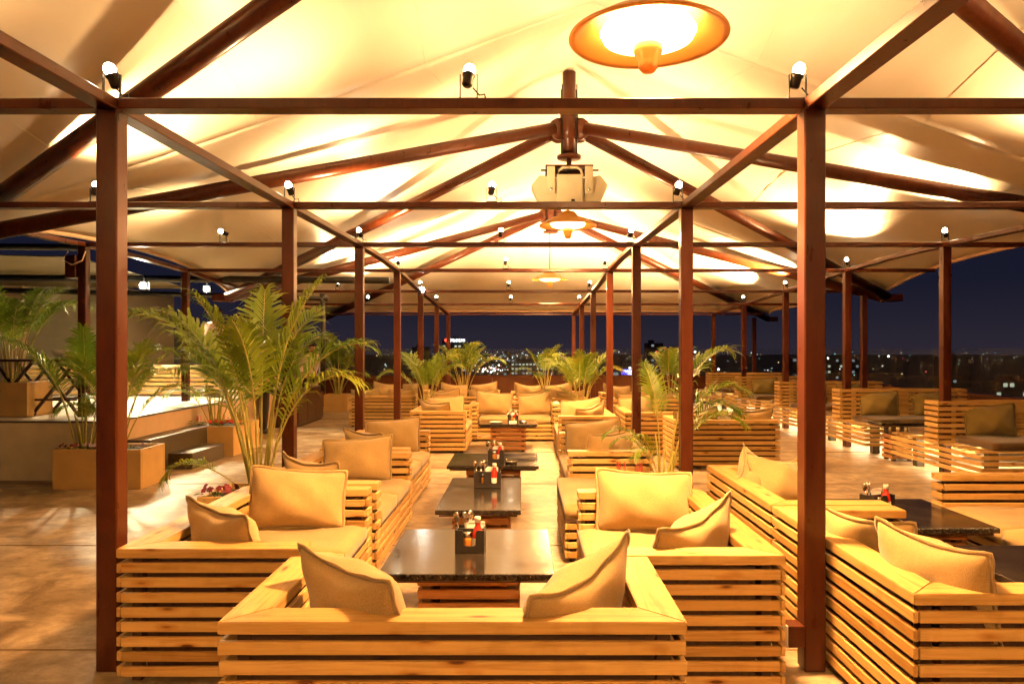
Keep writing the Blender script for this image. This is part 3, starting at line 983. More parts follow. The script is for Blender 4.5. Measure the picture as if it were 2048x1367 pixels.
# ================================================================== pillows
def pillow_meshes(w, h, T, dip, seed, mat):
    rnd = random.Random(seed)
    n = 18
    ph = [rnd.uniform(0, 6.28) for _ in range(6)]
    skew = rnd.uniform(-0.03, 0.03)
    def outline(s, t):
        x = w / 2 * s * (1 - 0.055 * (1 - t * t))
        ear = 1 - dip * (1 - abs(s) ** 2.0) * max(0, t) ** 2 - 0.06 * (1 - s * s) * (t < 0) * t * t
        x *= 1 - 0.05 * abs(s) ** 8 * abs(t) ** 8
        z = h / 2 * (t * ear) * (1 - 0.07 * abs(s) ** 8 * abs(t) ** 8) + skew * s * (t + 1) * 0.5
        bow = 0.035 * math.sin(1.6 * s + ph[0]) * (t + 1) * 0.5 - 0.03 * (max(0, t) ** 2) * (1 - s * s)
        return x, bow, z
    bm = bmesh.new()
    F, B = [], []
    for j in range(n + 1):
        rf, rb = [], []
        for i in range(n + 1):
            s, t = math.sin((-1 + 2 * i / n) * math.pi / 2), math.sin((-1 + 2 * j / n) * math.pi / 2)
            x, bw, z = outline(s, t)
            a = max(0, 1 - s * s) ** 0.55 * max(0, 1 - t * t) ** 0.55
            belly = 1.0 - 0.16 * t
            wr = 0.009 * math.sin(7 * s + 3 * t + ph[1]) * a + 0.008 * math.sin(5 * t - 6 * s + ph[2]) * a
            # creases that run in from the corners
            cr = -0.010 * max(0, math.sin(9 * math.atan2(1 - abs(t), 1 - abs(s)) + ph[3])) * (abs(s * t)) ** 1.3 * (a > 0.02)
            th = T / 2 * a * belly + wr + cr
            rf.append(bm.verts.new((x, bw + th, z + h / 2)))
            if i in (0, n) or j in (0, n):
                rb.append(rf[-1])
            else:
                rb.append(bm.verts.new((x, bw - T / 2 * a * belly + wr, z + h / 2)))
        F.append(rf)
        B.append(rb)
    for j in range(n):
        for i in range(n):
            for G, fl_ in ((F, False), (B, True)):
                q = [G[j][i], G[j][i + 1], G[j + 1][i + 1], G[j + 1][i]]
                if fl_:
                    q.reverse()
                q2 = []
                for v in q:
                    if v not in q2:
                        q2.append(v)
                try:
                    bm.faces.new(q2)
                except ValueError:
                    pass
    bmesh.ops.recalc_face_normals(bm, faces=list(bm.faces))
    body = mesh_from(bm, 'pillow_body', mat, True)
    # flat raw-edge flange round the rim
    bm = bmesh.new()
    m = 22
    par = [(-1 + 2 * i / m, -1) for i in range(m)] + [(1, -1 + 2 * i / m) for i in range(m)] + [(1 - 2 * i / m, 1) for i in range(m)] + [(-1, 1 - 2 * i / m) for i in range(m)]
    rings = []
    for k, (s, t) in enumerate(par):
        x, bw, z = outline(s, t)
        x2, bw2, z2 = outline(s * 1.0, t * 1.0)
        fx = 1 + 0.036 if abs(s) == 1 else 1 + 0.036 * abs(s)
        ox = (0.017 * math.copysign(1, s) if abs(s) > 0.999 else 0)
        oz = (0.017 * math.copysign(1, t) if abs(t) > 0.999 else 0)
        wv = 0.004 * math.sin(k * 0.9 + ph[4])
        p = Vector((x, bw, z + h / 2))
        q = Vector((x + ox, bw + wv, z + oz + h / 2))
        e = Vector((0, 0.0035, 0))
        rings.append([bm.verts.new(c) for c in (p + e, q + e, q - e, p - e)])
    for A, Bq in zip(rings, rings[1:] + rings[:1]):
        for k in range(4):
            bm.faces.new((A[k], A[(k + 1) % 4], Bq[(k + 1) % 4], Bq[k]))
    bmesh.ops.recalc_face_normals(bm, faces=list(bm.faces))
    fl_me = mesh_from(bm, 'pillow_flange', PIPING if mat is TAN else OLIVE, True)
    return body, fl_me
PV = [pillow_meshes(0.58, 0.38, 0.25, d, s, TAN) for s, d in ((1, 0.15), (2, 0.26), (3, 0.20), (4, 0.28), (5, 0.12))]
PO = [pillow_meshes(0.56, 0.37, 0.20, d, s, OLIVE) for s, d in ((11, 0.12), (12, 0.08))]

def pillow(M, lx, ly, lz, yaw, lean, var, label, roll=0.0, scale=1.0, group='tan scatter pillows', olive=False):
    body, fl_me = (PO if olive else PV)[var]
    t = empty('pillow', (0, 0, 0), 0, label, 'pillow', group)
    loc = M @ Vector((lx, ly, lz))
    rzw = M.to_euler().z
    Rm = Matrix.Rotation(rzw + yaw, 4, 'Z') @ Matrix.Rotation(lean, 4, 'X') @ Matrix.Rotation(roll, 4, 'Y')
    t.matrix_world = Matrix.Translation(loc) @ Rm @ Matrix.Scale(scale, 4)
    link('cover', body, t)
    link('flange', fl_me, t)
    return t
def SM(k):
    s = SOFAS[k]
    return Matrix.Translation(s.location) @ Matrix.Rotation(s.rotation_euler.z, 4, 'Z')

Z = SEATZ
# yaw 0 faces the sofa's front; lean tips the top towards the back
def corner_pair(key, Ln, dep, near_desc, far_desc, v1, v2, where):
    h = Ln / 2
    return
pillow(SM('front'), -0.35, 0.36, Z - 0.01, R(-46), R(22), 3, 'tan pillow at the left end of the sofa closest to us', R(7), 1.02)
pillow(SM('front'), 0.38, 0.36, Z - 0.01, R(46), R(22), 1, 'tan pillow at the right end of the sofa closest to us', R(-7), 1.02)
def left_pair(key, Ln, nm, v1, v2, far=True):
    h = Ln / 2
    pillow(SM(key), h - 0.40, 0.37, Z - 0.01, R(48), R(18), v1, f'tan pillow slumped against the back of {nm}', R(7), 1.0)
    if far:
        pillow(SM(key), -h + 0.29, 0.42, Z, R(-80), R(23), v2, f'upright tan pillow at the far arm of {nm}', R(-2), 1.0)
left_pair('A', 1.554, 'the nearest left-row sofa', 3, 0)
left_pair('B', 1.61, 'the second left-row sofa', 1, 2)
left_pair('C', 1.62, 'the third left-row sofa', 3, 2)
left_pair('D', 1.33, 'the fourth left-row sofa', 1, 2)
def right_pair(key, Ln, nm, v1, v2):
    h = Ln / 2
    pillow(SM(key), -h + 0.40, 0.36, Z - 0.01, R(-52), R(18), v1, f'tan pillow slumped against the back of {nm}', R(-6), 1.0)
    pillow(SM(key), h - 0.29, 0.40, Z, R(80), R(23), v2, f'upright tan pillow at the far arm of {nm}', R(2), 1.0)
right_pair('A2', 1.566, 'the nearest right-row sofa', 1, 0)
right_pair('C2', 1.60, 'the sofa behind the salvia planter', 2, 2)
right_pair('D2', 1.46, 'the last right-row sofa', 1, 2)
pillow(SM('E'), 0.36, 0.30, Z, R(2), R(20), 0, 'left upright tan pillow on the sofa facing us at the centre', R(-2), 1.05)
pillow(SM('E'), -0.36, 0.30, Z, R(-4), R(20), 4, 'right upright tan pillow on the sofa facing us at the centre', R(4), 1.0)
pillow(SM('R1'), 0.46, 0.27, Z, R(14), R(14), 3, 'nearer tan pillow on the sofa behind the near right post', R(6), 1.0)
pillow(SM('R1'), -0.10, 0.27, Z, R(20), R(16), 1, 'farther tan pillow on the sofa behind the near right post', R(4), 0.92)
pillow(SM('R2'), -0.42, 0.32, Z, R(-30), R(20), 3, 'peaked tan pillow in the far corner of the second right-aisle sofa', R(28), 0.95)
pillow(SM('R2'), -0.26, 0.48, Z, R(-66), R(30), 1, 'low tan pillow in front on the second right-aisle sofa', R(-4), 1.0)
for key, nm in (('K', 'the sofa backing us beyond the palm'), ('G1', 'the far left-centre sofa backing us'), ('G2', 'the far right-centre sofa backing us'),
                ('H', 'the far left sofa backing us'), ('J', 'the far right sofa backing us')):
    pillow(SM(key), -0.34, 0.26, Z, R(-8), R(16), 1, f'left tan pillow on {nm}', R(-2), 0.95)
    pillow(SM(key), 0.34, 0.27, Z, R(10), R(18), 3, f'right tan pillow on {nm}', R(3), 0.95)
for key, nm in (('G3', 'the rearmost left-centre sofa'), ('G4', 'the rearmost right-centre sofa'), ('H3', 'the rearmost left sofa'), ('J3', 'the rearmost right sofa')):
    pillow(SM(key), 0.33, 0.26, Z, R(4), R(15), 1, f'left tan pillow on {nm}, facing us', R(-2), 1.0)
    pillow(SM(key), -0.33, 0.26, Z, R(-6), R(15), 2, f'right tan pillow on {nm}, facing us', R(3), 1.0)
pillow(SM('F'), -0.45, 0.36, Z, R(-70), R(18), 2, 'upright tan pillow on the sofa beside the fourth right post', 0, 1.0)
I4 = Matrix.Identity(4)
for i in range(4):
    yb = ROWS[2 + i] + 0.05 - 0.25
    for k, xx in enumerate((5.45, 6.25)):
        pillow(I4, xx, yb, 0.50, R(180 + (5 if k else -3)), R(16), (i + k) % 2, f'olive pillow, {"right" if k else "left"} one facing us on the {hb[i]} high-backed bench', R(3 * (k - 0.5)), 1.0, 'olive pillows on the high-backed benches', True)

# ================================================================== tables
def table(x0, x1, y0, y1, label, ztop=0.42, base=0.52, by=None):
    cx, cy_ = mid(x0, x1), mid(y0, y1)
    t = empty('low_table', (cx, cy_, 0), 0, label, 'table', 'low black-topped tables')
    w, d = x1 - x0, y1 - y0
    link('table_top', box_mesh(w, d, 0.032, GRANITE, 0.004), t, (0, 0, ztop - 0.016))
    link('sub_top', box_mesh(w - 0.05, d - 0.05, 0.016, DARKWOOD, 0.002), t, (0, 0, ztop - 0.041))
    bw, bd = min(base, w - 0.16), min(base if by is None else by, d - 0.16)
    for i in range(5):
        zc = 0.055 + 0.068 * i
        for s in (-1, 1):
            slat('slat', bw, 0.02, 0.048, (0, s * (bd / 2 - 0.01), zc), 'x', CRATE, t)
            slat('slat', bd - 0.044, 0.02, 0.048, (s * (bw / 2 - 0.01), 0, zc), 'y', CRATE, t)
    for sx in (-1, 1):
        for sy in (-1, 1):
            link('leg', box_mesh(0.045, 0.045, ztop - 0.052, DARKWOOD, 0.002), t, (sx * (bw / 2 - 0.044), sy * (bd / 2 - 0.044), (ztop - 0.052) / 2 + 0.001))
    return t
table(-0.70, 0.16, 3.61, 4.52, 'low black granite table nearest to us on a slatted crate base')
table(-0.585, -0.005, 5.05, 6.33, 'narrow low granite table, second in the central line')
table(-0.70, 0.16, 6.98, 7.86, 'low granite table with ashtray, third in the central line')
table(-0.63, 0.23, 10.88, 11.66, 'low granite table before the sofa facing us')
table(2.20, 2.90, 4.54, 5.44, 'low granite table with ketchup caddy in the right aisle')
table(2.30, 3.00, 3.20, 4.15, 'low granite table cut by the right edge of the view')
table(4.80, 5.45, 10.0, 10.45, 'small dark table between the first two high-backed benches', 0.52, 0.3)
table(2.2, 3.0, 11.3, 12.1, 'low granite table in the right aisle beyond the palm')

# ------------------------------------------------------------------ table-top things
BOTTLE = lathe_mesh([(0, 0), (0.029, 0), (0.031, 0.004), (0.031, 0.075), (0.028, 0.10), (0.016, 0.13), (0.0135, 0.145), (0.0135, 0.15), (0, 0.15)], KETCHUP, 20)
BOTCAP = lathe_mesh([(0.0, 0.15), (0.017, 0.15), (0.017, 0.175), (0.015, 0.18), (0, 0.18)], WHITEP, 16)
BOTLAB = lathe_mesh([(0.0316, 0.02), (0.0316, 0.07)], WHITE, 20)
JARB = lathe_mesh([(0, 0), (0.026, 0), (0.028, 0.005), (0.028, 0.06), (0.024, 0.075), (0, 0.075)], AMBER, 18)
JARL = lathe_mesh([(0.024, 0.0755), (0.026, 0.0755), (0.026, 0.095), (0.02, 0.10), (0, 0.10)], CHROME, 18)
def cutlery_mesh(kind):
    bm = bmesh.new()
    if kind == 'spoon':
        tube_into(bm, [(0, 0, 0), (0.004, 0, 0.08), (0.008, 0, 0.135)], [0.004, 0.003, 0.004], 6)
        c = Vector((0.011, 0, 0.165))
        for a in range(1):
            r = bmesh.ops.create_uvsphere(bm, u_segments=10, v_segments=8, radius=1.0)
            for v in r['verts']:
                v.co = Vector((v.co.x * 0.006, v.co.y * 0.019, v.co.z * 0.031)) + c
    else:
        tube_into(bm, [(0, 0, 0), (0.003, 0, 0.08), (0.004, 0, 0.13)], [0.004, 0.003, 0.005], 6)
        for k in (-1, 0, 1):
            tube_into(bm, [(0.004, k * 0.004, 0.125), (0.004, k * 0.008, 0.15), (0.006, k * 0.008, 0.19)], 0.0018, 5)
    bmesh.ops.recalc_face_normals(bm, faces=list(bm.faces))
    return mesh_from(bm, kind, CHROME, True)
SPOON, FORK = cutlery_mesh('spoon'), cutlery_mesh('fork')
ASH = lathe_mesh([(0, 0.004), (0.045, 0.004), (0.050, 0.012), (0.052, 0.032), (0.048, 0.034), (0.058, 0.036), (0.058, 0.02), (0.056, 0.0), (0, 0.0)], CHROME, 32)

def caddy(x, y, z, rz, nm, napkin=True, spoons=3, w=0.155, d=0.12, h=0.115, variant=0):
    t = empty('condiment_caddy', (x, y, z), rz, f'black partitioned condiment caddy on {nm}', 'caddy', 'condiment caddies')
    th = 0.006
    link('floor', box_mesh(w, d, th, BLACK, 0.001), t, (0, 0, th / 2 + 0.0005))
    # front and back with U-shaped cut-outs
    nslot = 1 if variant == 0 else 2
    def cutwall():
        bm = bmesh.new()
        pts = [(-w / 2, 0)]
        pts = [(-w / 2, 0), (w / 2, 0), (w / 2, h)]
        sl = w / nslot
        for k in reversed(range(nslot)):
            cx = -w / 2 + sl * (k + 0.5)
            hw = sl * 0.22
            pts += [(cx + hw + 0.006, h), (cx + hw, h - 0.008), (cx + hw * 0.9, h * 0.32), (cx + hw * 0.6, h * 0.26), (cx - hw * 0.6, h * 0.26), (cx - hw * 0.9, h * 0.32), (cx - hw, h - 0.008), (cx - hw - 0.006, h)]
        pts += [(-w / 2, h)]
        vs = [bm.verts.new((a, 0, b)) for a, b in pts]
        f = bm.faces.new(vs)
        r = bmesh.ops.extrude_face_region(bm, geom=[f])
        bmesh.ops.translate(bm, verts=[v for v in r['geom'] if isinstance(v, bmesh.types.BMVert)], vec=(0, th, 0))
        bmesh.ops.recalc_face_normals(bm, faces=list(bm.faces))
        return mesh_from(bm, 'cutwall', BLACK)
    cw = cutwall()
    link('front_wall', cw, t, (0, -d / 2, 0.007))
    link('back_wall', cw, t, (0, d / 2 - th, 0.007))
    for s in (-1, 1):
        link('side_wall', box_mesh(th, d - 2 * th - 0.001, h, BLACK, 0.001), t, (s * (w / 2 - th / 2), 0, h / 2 + 0.007))
    link('divider', box_mesh(w - 2 * th - 0.001, th, h * 0.95, BLACK, 0.001), t, (0, 0.012, h / 2 + 0.005))
    M = Matrix.Translation((x, y, z)) @ Matrix.Rotation(rz, 4, 'Z')
    def put(name, lx, ly, lz, label, cat):
        e = empty(name, M @ Vector((lx, ly, lz)), rz, label, cat)
        return e
    b = put('ketchup_bottle', w * 0.26, -d * 0.22, 0.008, f'red ketchup bottle in the caddy on {nm}', 'bottle')
    link('bottle', BOTTLE, b)
    link('bottle_cap', BOTCAP, b)
    link('paper_label', BOTLAB, b)
    j = put('sauce_jar', -w * 0.10, -d * 0.22, 0.008, f'small amber sauce jar in the caddy on {nm}', 'jar')
    link('jar', JARB, j)
    link('lid', JARL, j)
    if napkin:
        n_ = put('napkin_stack', w * 0.18, d * 0.28, 0.010, f'white paper napkins standing in the caddy on {nm}', 'napkins')
        for k in range(5):
            o = link('napkin', box_mesh(0.085, 0.003, 0.13 + 0.006 * (k % 3), WHITE, 0.001), n_, (0.003 * k - 0.008, 0.006 * (k - 2), 0.07), (R(6 * (k - 2)), R(4 * (k % 3) - 4), 0))
    for k in range(spoons):
        s = put('spoon' if k % 2 == 0 else 'fork', -w * 0.33 + 0.024 * k, d * 0.24, 0.010, f'{["leftmost spoon", "steel fork", "right-hand spoon"][k]} standing in the caddy on {nm}', 'cutlery')
        link('cutlery', SPOON if k % 2 == 0 else FORK, s, (0, 0, 0), (R(-8 + 5 * k), R(-10 + 8 * k), R(70 + 20 * k)))
    return t
caddy(-0.275, 4.04, 0.4205, R(-2), 'the nearest table')
caddy(-0.27, 5.92, 0.4205, R(2), 'the second central table', variant=1, w=0.21)
caddy(-0.25, 7.22, 0.4205, R(3), 'the third central table')
caddy(-0.13, 11.05, 0.4205, R(1), 'the table before the facing sofa')
caddy(2.36, 4.98, 0.4205, R(25), 'the right-aisle table', w=0.19, variant=1)
for (x, y, lab) in ((-0.10, 7.12, 'round steel ashtray beside the caddy on the third table'), (0.02, 11.05, 'round steel ashtray on the table before the facing sofa')):
    tag(link('ashtray', ASH, None, (x, y, 0.4205)), lab, 'ashtray', 'ashtrays')
card = empty('table_card', (-0.13, 10.93, 0.4205), 0, 'small cream card standing before the far caddy', 'card')
link('card', box_mesh(0.11, 0.003, 0.045, WHITE, 0.0005), card, (0, 0, 0.0235), (R(-14), 0, 0))
pl = link('plate', lathe_mesh([(0, 0.003), (0.06, 0.004), (0.10, 0.016), (0.102, 0.018), (0.06, 0.0), (0, 0.0)], WHITEP, 32), None, (-0.38, 11.10, 0.4205))
tag(pl, 'white plate left of the far caddy', 'plate')

# socket box on the near right post
sb = empty('socket_box', (1.314, 3.52, 0.17), 0, 'white socket plate in a brown box at the foot of the right post', 'socket')
link('back_box', box_mesh(0.075, 0.09, 0.10, STEEL, 0.003), sb, (-0.040, 0.0, 0))
link('face_plate', box_mesh(0.008, 0.095, 0.105, SOCKETW, 0.003), sb, (-0.083, 0.0, 0))
for dz in (-0.015, 0.012):
    link('socket_hole', box_mesh(0.002, 0.012, 0.012, BLACK, 0), sb, (-0.0882, 0.01, dz))

# ================================================================== palms and planters
def frond_mesh(seed, Ln, th0, th1, bare, width):
    rnd = random.Random(seed)
    bm = bmesh.new()
    n = 30
    pts, tan = [Vector((0, 0, 0))], []
    p = Vector((0, 0, 0))
    side_wob = rnd.uniform(-0.15, 0.15)
    for i in range(n):
        s = (i + 0.5) / n
        th = th0 + (th1 - th0) * s ** 2.5
        d = Vector((math.sin(th), side_wob * s * s, math.cos(th))).normalized()
        tan.append(d)
        p = p + d * (Ln / n)
        pts.append(p.copy())
    tan.append(tan[-1])
    tube_into(bm, pts, [0.0060 * (1 - 0.82 * i / n) + 0.0012 for i in range(n + 1)], 5, False)
    stem_faces = len(bm.faces)
    nl = 27
    for k in range(nl):
        s = bare + (1 - bare) * (k + 0.5) / nl
        fi = s * n
        i = min(int(fi), n - 1)
        base = pts[i].lerp(pts[i + 1], fi - i)
        t = tan[i]
        side = Vector((0, 1, 0))
        side = (side - t * side.dot(t)).normalized()
        up = side.cross(t).normalized()
        if up.z < 0 and t.z > 0.2:
            up = -up
        q = (s - bare) / (1 - bare)
        ll = width * (0.42 + 0.75 * math.sin(math.pi * min(1, q * 0.82 + 0.12))) * (1 - 0.35 * q)
        for sd in (-1, 1):
            l2 = ll * rnd.uniform(0.86, 1.08)
            fwd = 0.75 + 0.85 * q + rnd.uniform(-0.1, 0.1)
            d = (side * sd + t * fwd + up * rnd.uniform(0.15, 0.5)).normalized()
            wv = (t - d * t.dot(d)).normalized()
            hw = 0.0046 + 0.0034 * math.sin(math.pi * q)
            a = base
            drop = rnd.uniform(0.22, 0.60)
            m1 = a + d * l2 * 0.35 + up * 0.01
            m2 = a + d * l2 * 0.72 - Vector((0, 0, drop * l2 * 0.35))
            e = a + d * l2 * 0.97 - Vector((0, 0, drop * l2))
            v = [bm.verts.new(c) for c in (a - wv * hw * 0.4, a + wv * hw * 0.4, m1 - wv * hw, m1 + wv * hw, m2 - wv * hw * 0.75, m2 + wv * hw * 0.75, e)]
            bm.faces.new((v[0], v[1], v[3], v[2]))
            bm.faces.new((v[2], v[3], v[5], v[4]))
            bm.faces.new((v[4], v[5], v[6]))
    me = mesh_from(bm, 'frond', LEAF)
    me.materials.append(STEM)
    for i, f in enumerate(me.polygons):
        f.use_smooth = i < stem_faces
        if i < stem_faces:
            f.material_index = 1
    return me
FR = [frond_mesh(21, 1.0, R(3), R(62), 0.50, 0.27), frond_mesh(22, 1.0, R(6), R(88), 0.46, 0.28), frond_mesh(23, 1.0, R(10), R(112), 0.42, 0.26),
      frond_mesh(24, 1.0, R(2), R(40), 0.52, 0.25), frond_mesh(25, 1.0, R(14), R(130), 0.40, 0.26)]
def palm(x, y, z, H, n, seed, label, spread=1.0, spec=None, droop=0.0):
    rnd = random.Random(seed)
    t = empty('areca_palm', (x, y, z), 0, label, 'palm', 'potted areca palms')
    for (az, v, ln, tilt) in (spec or []):
        az = R(az)
        o = link('frond', FR[v], t, (0.05 * math.cos(az), 0.05 * math.sin(az), 0))
        o.rotation_euler = (Matrix.Rotation(az, 3, 'Z') @ Matrix.Rotation(tilt, 3, 'Y') @ Matrix.Rotation(rnd.uniform(-0.25, 0.25), 3, 'Z')).to_euler()
        o.scale = (ln, ln, ln)
    for k in range(0 if spec else n):
        az = 2 * math.pi * (k / n) * 1.0 + rnd.uniform(-0.35, 0.35) + seed
        v = rnd.choice([0, 1, 1, 2, 3, 4] if k > 1 else [3, 0])
        ln = H * {0: 1.10, 1: 1.18, 2: 1.05, 3: 1.05, 4: 0.8}[v] * rnd.uniform(0.82, 1.05)
        tilt = rnd.uniform(0.0, 0.16) * spread + droop
        o = link('frond', FR[v], t, (0.05 * math.cos(az) * spread, 0.05 * math.sin(az) * spread, 0))
        o.rotation_euler = (Matrix.Rotation(az, 3, 'Z') @ Matrix.Rotation(tilt, 3, 'Y') @ Matrix.Rotation(rnd.uniform(-0.3, 0.3), 3, 'Z')).to_euler()
        o.scale = (ln * (0.9 + 0.25 * spread * 0.5), ln, ln)
    for k in range(max(3, n // 3)):
        az = rnd.uniform(0, 6.28)
        hh = H * rnd.uniform(0.25, 0.42)
        tube('cane', [(0.03 * math.cos(az), 0.03 * math.sin(az), 0), (0.06 * math.cos(az), 0.06 * math.sin(az), hh * 0.5), (0.10 * math.cos(az), 0.10 * math.sin(az), hh)], [0.014, 0.011, 0.006], STEM, t, 6)
    return t

def planter(x0, x1, y0, y1, z0, h, label):
    t = empty('planter_box', (mid(x0, x1), mid(y0, y1), z0), 0, label, 'planter', 'ochre box planters')
    w, d = x1 - x0, y1 - y0
    th = 0.035
    for s in (-1, 1):
        link('side', box_mesh(w, th, h - 0.002, PLANTER, 0.004), t, (0, s * (d / 2 - th / 2), h / 2 + 0.001))
        link('side', box_mesh(th, d - 2 * th - 0.001, h - 0.002, PLANTER, 0.004), t, (s * (w / 2 - th / 2), 0, h / 2))
    link('soil', box_mesh(w - 2 * th - 0.002, d - 2 * th - 0.002, h - 0.05, SOIL, 0), t, (0, 0, (h - 0.05) / 2 + 0.003))
    return t

def herb_mesh(seed, R0, H0, petal, spikes):
    rnd = random.Random(seed)
    bm = bmesh.new()
    for k in range(46):
        az, rr, zz = rnd.uniform(0, 6.28), R0 * math.sqrt(rnd.random()), rnd.uniform(0.1, 0.75) * H0
        c = Vector((rr * math.cos(az), rr * math.sin(az), zz))
        d = Vector((math.cos(az), math.sin(az), rnd.uniform(-0.2, 0.6))).normalized()
        s = d.cross(Vector((0, 0, 1))).normalized()
        l, w = rnd.uniform(0.035, 0.06), rnd.uniform(0.012, 0.022)
        v = [bm.verts.new(q) for q in (c, c + d * l * 0.5 + s * w, c + d * l - Vector((0, 0, 0.012)), c + d * l * 0.5 - s * w)]
        bm.faces.new(v)
    for k in range(5):
        az, rr = rnd.uniform(0, 6.28), R0 * 0.5 * rnd.random()
        tube_into(bm, [(0, 0, 0), (rr * math.cos(az), rr * math.sin(az), H0 * 0.7)], 0.003, 4)
    lf = mesh_from(bm, 'leaves', HERB)
    bm = bmesh.new()
    if spikes:
        for k in range(4):
            az, rr = rnd.uniform(0, 6.28), R0 * 0.55 * rnd.random()
            bx, by = rr * math.cos(az), rr * math.sin(az)
            hh = H0 * rnd.uniform(0.35, 0.62)
            for q in range(26):
                zz = H0 * 0.75 + hh * q / 26
                a2 = q * 2.4
                l = 0.032 * (1 - 0.65 * q / 26)
                d = Vector((math.cos(a2), math.sin(a2), 0.5)).normalized()
                s = d.cross(Vector((0, 0, 1))).normalized() * 0.007
                c = Vector((bx, by, zz))
                v = [bm.verts.new(w_) for w_ in (c, c + d * l * 0.6 + s, c + d * l, c + d * l * 0.6 - s)]
                bm.faces.new(v)
    else:
        for k in range(9):
            az, rr = rnd.uniform(0, 6.28), R0 * math.sqrt(rnd.random())
            c = Vector((rr * math.cos(az), rr * math.sin(az), H0 * rnd.uniform(0.75, 1.0)))
            nrm = Vector((math.cos(az) * 0.6, -0.7, 0.6)).normalized()
            u = nrm.cross(Vector((0, 0, 1))).normalized()
            w = nrm.cross(u)
            for q in range(5):
                a = q * 1.2566
                e = u * math.cos(a) + w * math.sin(a)
                f = u * math.cos(a + 1.5708) + w * math.sin(a + 1.5708)
                v = [bm.verts.new(x_) for x_ in (c, c + e * 0.016 + f * 0.012 + nrm * 0.003, c + e * 0.028, c + e * 0.016 - f * 0.012 + nrm * 0.004)]
                bm.faces.new(v)
    pt = mesh_from(bm, 'petals', petal)
    return lf, pt
HERBS = {'salvia': herb_mesh(31, 0.10, 0.16, RED, True), 'pansy': herb_mesh(32, 0.11, 0.10, MAROON, False),
         'viola': herb_mesh(33, 0.11, 0.10, VIOLET, False), 'redpansy': herb_mesh(34, 0.11, 0.12, RED, False)}
def herb(kind, x, y, z, label, s=1.0, rz=0.0, cat='flower'):
    t = empty('flower_plant', (x, y, z), rz, label, cat, 'bedding flowers in the planters')
    lf, pt = HERBS[kind]
    link('leaves', lf, t, scale=(s, s, s))
    link('petals', pt, t, scale=(s, s, s))
    return t

# platform on the left
pf = empty('stone_platform', (-4.75, 8.62, 0), 0, 'beige rendered raised platform with pale tiled top on the left', 'platform')
link('front_face', box_mesh(8.0, 0.02, 0.66, RENDERW, 0), pf, (-4.0, -0.01, 0.331))
link('core', box_mesh(8.0, 8.5, 0.66, PEACH, 0), pf, (-4.002, 4.25, 0.330))
link('coping', box_mesh(8.04, 0.10, 0.018, STONE, 0.003), pf, (-4.0, 0.02, 0.671))
link('coping', box_mesh(0.10, 8.4, 0.018, STONE, 0.003), pf, (-0.03, 4.28, 0.671))
for i in range(7):
    for j in range(8):
        link('tile', box_mesh(1.0 - 0.006, 1.0 - 0.006, 0.02, TILE, 0.002), pf, (-0.60 - 1.0 * i, 0.60 + 1.0 * j, 0.671))
st = empty('steps', (-4.74, 9.05, 0), 0, 'dark stone steps up to the platform between two planters', 'steps')
link('step', box_mesh(0.60, 1.0, 0.20, STONE, 0.006), st, (0.31, 0.86, 0.102))
link('step', box_mesh(0.30, 1.9, 0.42, STONE, 0.006), st, (0.155, 0.86, 0.212))

planter(-5.04, -4.09, 8.05, 8.60, 0, 0.43, 'ochre planter of pansies at the platform front')
planter(-4.72, -4.06, 10.57, 11.60, 0, 0.42, 'ochre planter of red flowers beyond the steps')
planter(-2.36, -2.03, 5.45, 6.05, 0, 0.43, 'ochre planter of maroon pansies behind the second left sofa')
planter(-4.78, -4.22, 18.1, 18.6, 0, 0.42, 'ochre planter with palm beside the bar counter')
planter(0.72, 1.29, 5.95, 6.50, 0, 0.44, 'ochre planter of red salvia between right-row sofas')
planter(-7.6, -6.0, 9.1, 9.6, 0.684, 0.42, 'ochre planter with palm up on the platform')
planter(-1.80, -1.40, 12.55, 13.0, 0, 0.42, 'ochre planter behind the fourth left-row sofa')
planter(-1.55, -1.15, 17.2, 17.6, 0, 0.42, 'ochre planter behind the rearmost left-centre sofa')
planter(0.78, 1.20, 12.45, 12.85, 0, 0.42, 'ochre planter behind the last right-row sofa')
planter(0.40, 0.80, 18.9, 19.3, 0, 0.42, 'ochre planter against the far parapet')
planter(2.75, 3.15, 14.7, 15.1, 0, 0.42, 'ochre planter in the right aisle by the far sofas')
planter(3.25, 3.65, 2.7, 3.1, 0, 0.43, 'ochre planter just outside the right edge')

palm(-2.02, 5.78, 0.36, 1.80, 9, 3, 'tall yellow-green areca palm before the second left post', 1.0,
     spec=[(182, 1, 1.88, 0.10), (172, 0, 1.72, 0.16), (25, 3, 1.78, 0.02), (-4, 1, 1.55, 0.07), (-20, 2, 1.40, 0.06), (160, 2, 1.55, 0.08), (80, 0, 1.70, 0.08),
           (55, 1, 1.6, 0.04), (188, 4, 0.85, 0.62), (15, 4, 0.40, 0.2), (130, 1, 1.6, 0.08), (100, 3, 1.72, 0.02), (215, 3, 1.62, 0.06), (275, 0, 1.5, 0.0)])
palm(-4.50, 8.32, 0.38, 1.25, 12, 5, 'areca palm in the pansy planter at the platform front', 1.3)
palm(-4.86, 8.34, 0.38, 1.35, 8, 8, 'areca palm leaning left in the pansy planter', 1.6)
palm(-4.45, 10.9, 0.37, 1.35, 11, 11, 'areca palm in the red flower planter by the steps', 1.2)
palm(-4.30, 11.35, 0.37, 1.15, 9, 14, 'smaller areca palm behind in the red flower planter', 1.1)
palm(-4.50, 18.35, 0.37, 1.5, 11, 17, 'dark areca palm beside the bar counter', 1.1)
